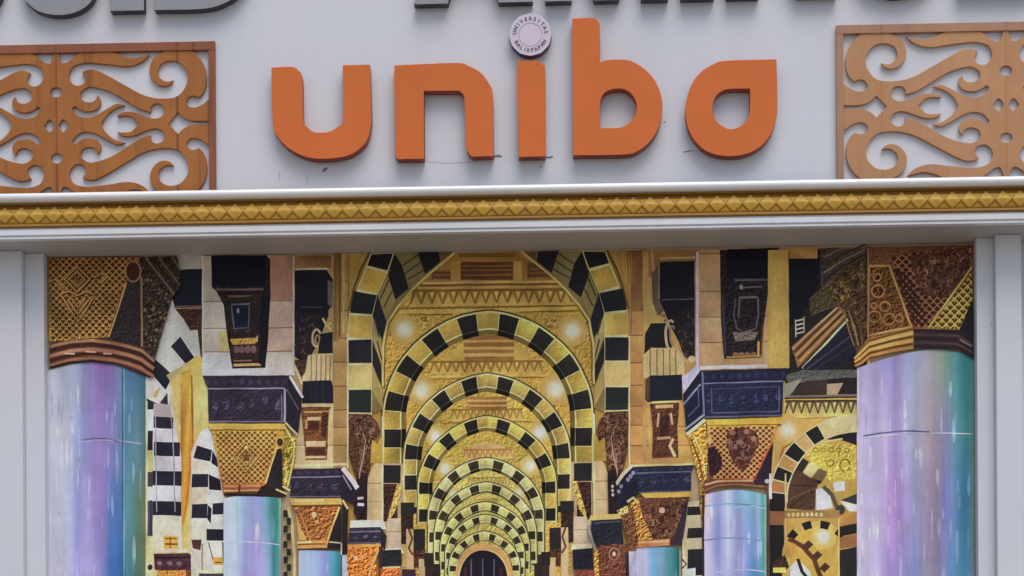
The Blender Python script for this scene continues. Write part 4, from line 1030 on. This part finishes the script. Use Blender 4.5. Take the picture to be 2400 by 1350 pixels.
column(2010, 2283, lambda s_: 862-44*math.sin(math.pi/2*min(1, s_*1.35))+26*max(0, s_-.72)*2.2, [
 (830, [(2010,(188,176,204)),(2050,(182,168,206)),(2075,(164,154,208)),(2105,(176,158,206)),(2130,(160,166,196)),(2165,(176,176,188)),(2190,(160,158,156)),(2212,(140,166,142)),(2238,(96,156,154)),(2262,(56,128,130)),(2283,(92,140,130))]),
 (1000, [(2010,(196,182,210)),(2060,(190,176,212)),(2100,(178,162,210)),(2135,(172,172,200)),(2165,(170,158,168)),(2190,(156,138,148)),(2220,(132,134,166)),(2245,(94,148,154)),(2265,(66,132,136)),(2283,(96,138,126))]),
 (1180, [(2010,(196,186,210)),(2060,(190,178,212)),(2085,(186,150,204)),(2110,(172,142,198)),(2140,(156,154,194)),(2165,(152,138,162)),(2195,(148,130,152)),(2215,(118,116,170)),(2235,(110,136,178)),(2262,(64,120,150)),(2283,(96,140,144))]),
 (1380, [(2010,(194,184,208)),(2060,(184,172,206)),(2085,(160,136,194)),(2120,(146,142,192)),(2145,(130,142,188)),(2170,(142,136,162)),(2200,(144,132,158)),(2225,(98,130,172)),(2255,(76,132,162)),(2283,(110,152,172))]), (BOT, [(2010,(190,180,205)),(2120,(150,140,190)),(2200,(140,130,155)),(2283,(90,140,160))])],
 5, 66, [(1022,1012,(84,92,132),3,.05,.62),(1026,1017,(196,188,214),2.6,.05,.98)], 'wide marble column shading from lilac through rose to teal', [(2010.5,4,(206,196,220))])
column(524, 658, lambda s_: 1168-8*math.sin(math.pi*s_), [(1160, [(524,(200,202,212)),(550,(170,190,220)),(585,(156,172,208)),(600,(160,156,204)),(622,(124,168,186)),(640,(72,142,138)),(650,(64,134,122)),(658,(150,190,178))]),
 (1350, [(524,(196,200,214)),(545,(184,194,218)),(575,(160,160,208)),(610,(168,150,200)),(632,(130,160,186)),(642,(58,130,130)),(658,(120,160,160))]), (BOT, [(524,(196,200,214)),(600,(160,150,200)),(658,(90,140,140))])], 9, 9, [(1274,1278,(190,190,214),2.6,0,1)], 'slim marble column in pale blue lilac and green')
column(700, 800, lambda s_: 1291-5*math.sin(math.pi*s_), [(1285, [(700,(184,194,212)),(725,(168,184,214)),(750,(150,168,206)),(765,(142,142,196)),(776,(96,160,184)),(790,(66,140,150)),(800,(60,120,130))]), (BOT, [(700,(184,190,214)),(740,(170,184,214)),(765,(150,146,200)),(785,(60,130,166)),(800,(60,120,150))])], 12, 5, [], 'slim marble column in pale blue and teal')
p = Paint('painted_column'); p.rect(802,1300,814,BOT,(178,182,190)); p.build()
column(1650, 1796, lambda s_: 1160-12*math.sin(math.pi*s_), [(1150, [(1650,(204,184,208)),(1675,(176,176,216)),(1690,(160,166,212)),(1705,(180,188,222)),(1725,(142,172,200)),(1760,(130,180,200)),(1778,(156,196,210)),(1788,(84,150,148)),(1796,(140,214,190))]),
 (1260, [(1650,(204,188,214)),(1680,(150,154,206)),(1712,(184,186,220)),(1738,(146,148,196)),(1760,(128,156,206)),(1780,(150,178,206)),(1790,(80,140,140)),(1796,(160,190,150))]), (1400, [(1650,(200,198,218)),(1690,(168,166,210)),(1730,(164,156,206)),(1756,(104,148,196)),(1776,(60,130,172)),(1790,(70,140,150)),(1796,(170,190,210))]), (BOT, [(1650,(200,198,218)),(1730,(160,150,200)),(1796,(80,140,160))])],
 15, 12, [(1186,1188,(110,146,182),3,0,.98),(1190,1192,(190,206,226),2.5,.5,.98),(1266,1268,(120,142,186),3,0,.95),(1342,1340,(184,184,216),3,.2,.98)], 'slim marble column in lilac and sky blue with three joints')
column(1492, 1594, lambda s_: 1285-4*math.sin(math.pi*s_), [(1280, [(1492,(196,188,206)),(1515,(172,176,206)),(1530,(112,160,190)),(1550,(128,166,184)),(1575,(72,132,140)),(1590,(40,96,100)),(1594,(120,150,130))]), (BOT, [(1492,(196,184,210)),(1520,(170,164,206)),(1540,(110,156,200)),(1565,(110,150,176)),(1590,(36,92,104)),(1594,(110,140,130))])], 17, 5, [], 'slim marble column shading from lilac to dark teal')
p = Paint('painted_column'); p.poly([(1474,1292),(1492,1291),(1492,BOT),(1474,BOT)], [(190,180,200),(160,158,180),(170,160,190),(196,180,206)]); p.build()

# ---------- capitals
p = Paint('painted_capital')      # left second
abacus(p, [(475,881),(678,880),(668,911),(487,911)], [(487,911),(668,910),(667,990),(489,990)], [(678,880),(708,934),(699,1018),(668,990),(668,910)])
p.line(679,882,710,932,6,(214,206,214)); p.line(668,912,667,988,5,(160,150,166)); p.line(660,925,660,985,2.5,(120,108,124)); p.line(669,990,698,1020,5,(196,176,130)); p.line(672,912,700,960,3,(96,86,98))
p.poly([(494,994),(668,994),(664,1050),(652,1095),(620,1138),(520,1140),(508,1070)], [(198,158,66),(206,166,72),(204,150,60),(206,140,64),(200,112,54),(180,104,52),(190,140,56)], .3)
p.poly([(488,993),(668,993),(668,1006),(492,1006)], (212,172,86)); p.line(494,1008,668,1008,3,(120,82,34))
lat = [(505,1012),(650,1012),(640,1060),(614,1134),(523,1134),(512,1070)]
p.lattice(lat, 9.5, 3.4, (104,62,28), 45); p.lattice(lat, 9.5, 1.6, (216,172,100), 45, 4)
for r_ in (30, 18): p.stroke([(577,1072-r_*1.1),(577+r_,1072),(577,1072+r_*1.2),(577-r_,1072),(577,1072-r_*1.1)], 5, (92,54,26)); p.stroke([(576,1070-r_*1.1),(576+r_,1070),(576,1070+r_*1.2),(576-r_,1070),(576,1070-r_*1.1)], 2.6, (212,164,94))
p.ell(577,1048,4,4,(226,186,120)); p.ell(577,1072,7,8,(110,66,36), .8)
p.poly([(650,1052),(660,1050),(664,1142),(618,1142)], (40,34,34)); p.stroke([(622,1134),(648,1050),(655,1026)],3.5,(226,190,120)); p.ell(656,1036,8,10,(64,44,30)); p.ring(656,1036,9,11,3,(206,170,90),12)
p.poly([(667,996),(694,1032),(692,1074),(676,1142),(662,1142)], (164,138,58), .9); p.stroke([(668,1000),(690,1040),(686,1090),(674,1138)],3.5,(226,206,128)); p.ell(674,1068,5,7,(92,100,30)); p.stroke([(668,1090),(672,1110),(668,1130)],4,(214,190,110))
p.poly([(520,1138),(616,1138),(612,1152),(522,1154)], (150,86,52)); p.hold(); p.line(524,1140,612,1139,4,(206,140,96)); p.line(524,1150,610,1149,4,(206,150,108)); p.free(); p.line(562,1136,560,1154,5,(96,44,26)); p.poly([(614,1138),(662,1142),(672,1164),(600,1158)], (40,30,30)); p.line(524,1159,670,1162,6,(44,30,28)); p.line(646,1146,672,1158,4,(200,172,110)); p.line(662,1140,680,1150,4,(220,200,140))
p.build('gilded lattice capital under a dark purple abacus')

p = Paint('painted_capital')      # left third
abacus(p, [(688,1100),(800,1097),(800,1117),(680,1119)], [(682,1119),(798,1117),(798,1166),(680,1166)], [(800,1097),(812,1110),(842,1150),(828,1184),(798,1166),(798,1117)], PURP, (136,126,146), 1, 4)
p.stroke([(803,1097),(826,1126),(850,1162)],11,(210,196,196)); p.line(803,1114,824,1148,3.5,(140,128,140)); p.poly([(832,1150),(854,1130),(854,1190),(840,1222),(828,1200)], (46,28,34), .4); p.hold(); p.line(838,1168,852,1167,6,(214,190,200)); p.line(838,1182,853,1183,7,(228,208,214)); p.free()
p.poly([(680,1168),(800,1168),(802,1184),(684,1184)], (212,170,92)); p.line(690,1174,760,1172,6,(232,200,132)); p.line(684,1186,800,1184,4,(110,66,30))
p.poly([(690,1188),(796,1187),(766,1284),(706,1284)], (160,100,52), .9); p.poly([(692,1200),(706,1240),(720,1266),(700,1266)], (206,166,92)); p.ell(736,1206,6,7,(232,192,140)); p.ell(742,1222,5,4,(214,160,104)); p.stroke([(700,1196),(718,1240),(728,1268)],3.5,(190,126,72)); p.stroke([(796,1188),(780,1230),(766,1272)],4.5,(222,178,104))
p.poly([(797,1192),(800,1196),(800,1288),(766,1288),(782,1232)], (42,32,34)); p.poly([(802,1168),(816,1186),(814,1300),(802,1300)], (40,34,32)); p.line(803,1172,815,1192,5,(220,186,124))
p.poly([(696,1268),(768,1266),(766,1284),(698,1286)], (206,150,84)); p.line(698,1276,764,1275,3,(120,66,36)); p.line(697,1271,730,1270,5,(230,200,140)); p.line(772,1270,798,1272,3,(206,196,170)); p.line(800,1272,800,1300,3,(200,190,170)); p.line(698,1287,798,1289,4,(74,52,44))
p.stroke([(676,1190),(684,1230),(690,1300),(694,BOT)],7,(200,180,120)); p.hold()
for k in range(9): p.poly([(664+(k % 2)*8,1196+k*18),(674+(k % 2)*8,1196+k*18),(674+(k % 2)*8,1212+k*18),(664+(k % 2)*8,1212+k*18)], (44,42,38))
p.free(); p.build('small orange carved capital under a dark abacus')

p = Paint('painted_capital')      # left fourth and fifth
p.poly([(822,1220),(898,1218),(906,1240),(820,1240)], (224,208,190)); abacus(p, [(820,1237),(892,1235),(892,1246),(818,1248)], [(818,1247),(892,1245),(892,1274),(816,1275)], [(892,1235),(906,1256),(902,1290),(892,1274)], (50,44,56), (120,112,130), 1, 6)
p.poly([(814,1276),(892,1274),(882,1310),(862,BOT),(824,BOT)], (206,122,54), .8); p.line(816,1280,892,1278,6,(224,160,84)); p.stroke([(824,1300),(840,1312),(860,1296)],4,(232,180,120)); p.ell(834,1308,5,5,(236,190,150)); p.stroke([(888,1286),(870,1330),(862,1360)],4.5,(226,180,110)); p.poly([(890,1284),(896,1290),(890,BOT),(864,BOT)], (70,42,36), .3)
p.build('small orange capital with a dark purple abacus')
p = Paint('painted_capital')
p.poly([(904,1286),(942,1284),(946,1296),(900,1298)], (222,206,176)); p.poly([(896,1290),(940,1288),(942,1326),(896,1326)], (34,36,38), .3); p.poly([(892,1330),(938,1328),(928,BOT),(890,BOT)], (206,108,54), .5); p.line(894,1331,938,1329,4,(226,170,120)); p.poly([(942,1334),(974,1334),(974,BOT),(936,BOT)], (56,40,48), .3); p.poly([(888,1280),(898,1290),(896,1340),(888,1320)], (60,40,44)); p.build('tiny orange capital under a black block')

p = Paint('painted_capital')      # right second
abacus(p, [(1641,870),(1846,862),(1842,893),(1648,899)], [(1648,899),(1836,893),(1834,975),(1652,980)], [(1641,868),(1648,899),(1652,980),(1609,1014),(1601,925)], (38,40,62), (124,124,152), 1, 12)
p.poly([(1633,855),(1641,868),(1601,924),(1598,886)], (198,188,214)); p.line(1642,900,1602,948,4,(150,144,176)); p.line(1606,1006,1650,972,5,(150,158,166)); p.line(1610,1018,1653,984,8,(216,200,160)); p.hold(); p.line(1668,910,1668,968,3,(84,86,112)); p.line(1826,904,1826,966,3,(84,86,112)); p.free(); p.line(1670,968,1826,964,3,(84,86,112)); p.line(1670,912,1824,906,2.5,(70,72,98)); p.line(1646,872,1650,976,4,(120,118,146)); p.stroke([(1636,902),(1638,950),(1612,976)],3,(96,96,124))
p.poly([(1655,984),(1836,978),(1834,994),(1658,997)], (212,172,74)); p.line(1660,998,1830,995,3,(110,68,28))
p.poly([(1658,998),(1822,996),(1812,1030),(1772,1126),(1662,1126)], [(206,160,74),(210,150,74),(206,118,56),(196,84,44),(120,60,44)], .25)
lat = [(1664,1002),(1816,1000),(1806,1036),(1766,1122),(1670,1122)]
p.lattice(lat, 9.5, 3.6, (96,44,26), 42); p.lattice(lat, 9.5, 1.8, (236,170,110), 42, 4)
p.poly([(1658,1050),(1672,1046),(1690,1066),(1694,1090),(1680,1110),(1664,1118)], (52,30,32), .4)
lf = [(1704,1010),(1742,1000),(1772,1012),(1780,1036),(1766,1070),(1742,1108),(1716,1080),(1702,1040)]
corbel(p, lf, (92,52,40), (176,128,112), 61, 26, (3,7), .7); p.hold()
for x, y in ((1716,1014),(1708,1034),(1732,1036),(1750,1012),(1766,1028)): p.ell(x,y,7,6,(152,108,92))
p.free(); p.hold()
for x, y in ((1726,1060),(1750,1064),(1740,1084)): p.ell(x,y,5,6,(70,38,34))
p.free(); p.ell(1663,1033,7,8,(214,170,110)); p.poly([(1813,1034),(1806,1128),(1766,1128)], (42,34,44))
p.poly([(1614,1022),(1654,992),(1659,1060),(1656,1120),(1640,1132),(1628,1080)], (190,146,64), .9); p.stroke([(1618,1026),(1640,1084),(1648,1126)],4,(110,72,30)); p.stroke([(1626,1020),(1648,1070),(1652,1110)],3,(232,198,120)); p.poly([(1640,1130),(1654,1122),(1652,1200),(1644,1240),(1640,1180)], (150,110,52), .6)
p.poly([(1650,1126),(1798,1122),(1804,1148),(1780,1142),(1722,1140),(1670,1144),(1648,1158)], (104,62,44)); p.stroke([(1652,1136),(1680,1128),(1770,1126)],5,(200,150,116)); p.stroke([(1650,1150),(1680,1138),(1722,1135),(1790,1140)],4,(150,98,66)); p.poly([(1764,1124),(1800,1122),(1800,1138),(1770,1136)], (52,40,46)); p.ell(1798,1128,6,5,(190,176,180)); p.line(1648,1160,1650,BOT,5,(60,40,40)); p.line(1800,1150,1800,BOT,7,(84,62,56))
p.line(1806,1110,1806,1170,7,(206,190,182)); p.build('orange lattice capital with a carved leaf under a navy abacus')

p = Paint('painted_capital')      # right third
abacus(p, [(1482,1094),(1626,1090),(1622,1106),(1490,1110)], [(1490,1109),(1620,1105),(1619,1152),(1496,1156)], [(1482,1093),(1490,1110),(1496,1156),(1468,1186),(1446,1190),(1444,1140)], (38,40,56), (96,98,122), 1, 14)
p.stroke([(1480,1092),(1460,1112),(1444,1136)],8,(206,190,168)); p.hold()
for x, y in ((1484,1108),(1478,1116),(1472,1124),(1456,1140),(1450,1152)): p.ell(x,y,4.5,5,(140,134,156))
p.free(); p.poly([(1500,1156),(1620,1152),(1622,1166),(1512,1168)], (210,170,84)); p.poly([(1424,1110),(1436,1096),(1446,1140),(1446,1200),(1426,1206)], (40,28,32), .4); p.hold()
for y in (1140,1150,1160): p.ell(1436,y,3,4,(206,190,190))
p.free()
corbel(p, [(1498,1168),(1616,1164),(1600,1240),(1580,1272),(1500,1276),(1488,1220)], (104,64,46), (176,124,92), 71, 44, (2.5,6), .9)
p.poly([(1478,1180),(1496,1168),(1506,1210),(1530,1262),(1498,1274),(1486,1226)], (180,130,62), .9); p.ell(1552,1196,7,7,(206,168,150)); p.poly([(1604,1190),(1614,1170),(1606,1230),(1598,1278),(1572,1276)], (54,42,52)); p.poly([(1494,1268),(1570,1262),(1570,1278),(1496,1284)], (196,126,82)); p.line(1496,1272,1568,1268,4,(232,180,130)); p.poly([(1456,1214),(1484,1190),(1496,1280),(1490,1290),(1478,1290)], (110,70,44), .8); p.stroke([(1470,1176),(1484,1166),(1494,1178)],6,(206,196,140)); p.poly([(1446,1196),(1470,1184),(1474,1200),(1450,1212)], (196,178,110), .8)
p.line(1594,1290,1594,BOT,4,(150,150,120)); p.build('brown carved capital under a navy abacus')
p = Paint('painted_capital')      # right fourth, fifth
p.poly([(1384,1208),(1452,1204),(1458,1214),(1376,1232)], (216,184,110)); p.poly([(1384,1220),(1456,1216),(1462,1276),(1398,1278),(1388,1260)], (38,38,48), .35); p.stroke([(1384,1222),(1380,1240),(1388,1268),(1398,1296)],6,(150,146,140)); p.line(1394,1226,1454,1222,3,(84,84,98)); p.poly([(1400,1278),(1470,1274),(1472,1300),(1450,BOT),(1420,BOT)], (112,66,48), .7); p.ring(1440,1298,12,14,3,(160,112,96),12); p.ell(1440,1298,4,5,(216,180,170)); p.poly([(1392,1286),(1402,1290),(1426,BOT),(1400,BOT)], (200,152,74), .8); p.poly([(1466,1300),(1474,1290),(1474,BOT),(1456,BOT)], (50,36,44)); p.build('small brown capital under a dark abacus')
p = Paint('painted_capital'); p.poly([(1340,1276),(1386,1274),(1388,1286),(1338,1290)], (220,200,160)); p.poly([(1342,1288),(1388,1284),(1392,1334),(1344,1334)], (32,32,42), .3); p.poly([(1346,1338),(1394,1336),(1396,BOT),(1350,BOT)], (126,66,50), .5); p.build('tiny brown capital under a black block')

p = Paint('painted_capital')      # big left
p.poly([(113,603),(332,602),(294,664),(252,790),(120,800),(114,800)], [(140,98,56),(142,94,52),(150,98,50),(182,134,66),(190,148,66),(186,142,60)], .5)
lat = [(116,606),(322,604),(292,660),(250,786),(120,796)]
p.lattice(lat, 11, 4.4, (76,44,22), 45); p.lattice(lat, 11, 2.0, (190,146,82), 45, 4.4)
for pts, cl in (([(182,626),(212,656),(182,686),(152,656)],1), ([(182,638),(200,656),(182,674),(164,656)],1), ([(144,690),(162,684),(182,694),(204,684),(220,692)],0), ([(146,696),(166,728),(184,756),(204,726),(220,696)],0), ([(160,704),(184,738),(208,704)],0), ([(168,700),(184,722),(200,700)],0), ([(222,652),(240,642),(252,650),(238,664)],0), ([(114,662),(132,656),(150,678)],0)):
    q_ = pts+[pts[0]] if cl else pts
    p.stroke(q_, 7, (70,40,20)); p.stroke([(x-1, y-1.5) for x, y in q_], 4, (188,142,84))
p.ell(182,656,7,8,(120,76,42), .9)
p.poly([(296,660),(328,640),(334,818),(250,792)], (52,42,42), .35); p.poly([(326,602),(416,600),(424,670),(402,704),(386,760),(364,838),(332,818)], (62,48,40), .9)
p.dots([(336,640),(392,650),(402,700),(366,820),(338,806)], 60, 2.5, 5.5, [(140,112,86),(40,28,24),(110,84,60),(34,24,22)], 77)
p.ell(312,636,16,22,(64,36,28)); p.ring(312,636,18,24,4,(150,112,90),16); p.line(331,650,333,812,4.5,(150,120,96)); p.stroke([(296,662),(276,728),(254,790)],3.5,(206,164,104))
for k in range(5): p.line(340+k*16,602,408+k*4,690-k*14,4,[(128,110,96),(46,36,34),(112,94,80),(44,34,32),(120,100,86)][k])
rg_ = [(116,806),(160,796),(215,792),(280,800),(336,816),(364,842),(356,884),(322,872),(270,854),(215,848),(160,850),(117,864)]
p.poly(rg_, (98,60,44))
for off, wd, c in ((6,7,(172,124,92)),(15,8,(66,36,28)),(26,8,(176,124,94)),(36,6,(60,32,26)),(46,7,(160,108,82))):
    p.stroke([(117,806+off*1.12),(140,800+off*1.1),(168,794+off*1.06),(215,792+off*1.02),(262,797+off),(300,806+off),(332,815+off*1.05),(346,828+off*1.0),(361,842+off*.86)], wd, c)
p.hold()
for x0, x1, y in ((150,176,828),(200,226,824),(242,262,828)): p.line(x0,y,x1,y+1,4,(222,172,138))
p.free(); p.stroke([(117,862),(160,849),(215,846),(270,852),(322,870),(354,884)],5,(58,34,28)); p.build('large carved gilded capital with lattice and ringed collar')

p = Paint('painted_capital')      # big right
p.poly([(2004,830),(2034,790),(2034,580),(2281,574),(2281,700),(2248,772),(2140,772),(2040,800)], [(110,74,46),(140,96,52),(120,84,56),(104,66,46),(150,104,54),(200,154,70),(140,86,52),(150,104,60)], .35)
lat = [(2090,600),(2276,578),(2274,640),(2180,765),(2145,765)]
p.lattice(lat, 13, 6.5, (62,34,24), 45); p.lattice(lat, 13, 2.8, (176,116,82), 45, 5)
corbel(p, [(2130,600),(2270,578),(2276,640),(2216,700),(2160,690)], (92,56,40), (160,112,84), 83, 66, (2.5,6), .9)
p.ell(2186,612,10,8,(132,98,74), .8)
lat2 = [(2180,768),(2276,640),(2280,700),(2248,770)]
p.poly(lat2, (196,150,66)); p.lattice(lat2, 14, 5.5, (92,60,20), 45); p.lattice(lat2, 14, 2.4, (232,196,112), 45, 5); p.line(2176,768,2278,626,4.5,(220,178,96))
pan = [(2036,624),(2084,622),(2136,766),(2034,786)]
p.poly(pan, (110,70,36), .9); p.stroke(pan+[pan[0]],5,(206,154,96)); p.hold()
for x, y, r in ((2056,650,9),(2058,682,15),(2050,742,14),(2084,748,14),(2074,718,12),(2108,746,9),(2048,716,7)): p.ring(x,y,r,r*.95,3.2,(184,134,80),12)
p.free(); p.hold()
for x, y in ((2052,680),(2066,680),(2050,744),(2086,750),(2074,716),(2058,650)): p.ell(x,y,3.8,4.2,(48,24,14))
p.free(); p.lattice([(2092,630),(2128,640),(2180,762),(2140,764)], 11, 4.5, (64,34,24), 50); p.line(2035,580,2034,790,4,(170,124,84)); p.line(2037,606,2084,604,5,(120,80,50))
p.poly([(2250,772),(2281,700),(2282,840),(2246,818),(2244,774)], (40,34,42), .2)
p.poly([(2003,836),(2036,794),(2140,768),(2142,816),(2090,824),(2040,834),(2006,858)], (170,122,60))
for k, (c, wd) in enumerate((((110,70,32),4),((222,172,96),8),((104,64,30),5),((216,160,84),8),((100,60,32),5),((196,140,76),6))): p.stroke([(2004,838+k*4),(2020,818+k*6.4),(2038,798+k*7.2),(2090,784+k*7.8),(2140,771+k*8.6)],wd,c)
p.poly([(2140,770),(2244,774),(2281,798),(2281,842),(2250,820),(2142,816)], (58,42,44)); 
for k, (c, wd) in enumerate((((40,28,32),4),((84,60,56),5),((44,30,34),5),((90,66,64),4),((40,28,32),4))): p.stroke([(2142,774+k*9.4),(2244,777+k*9.6),(2280,800+k*9)],wd,c)
p.line(2250,796,2278,812,4,(120,110,122)); p.build('large brown carved capital with pierced panel and gold lattice')
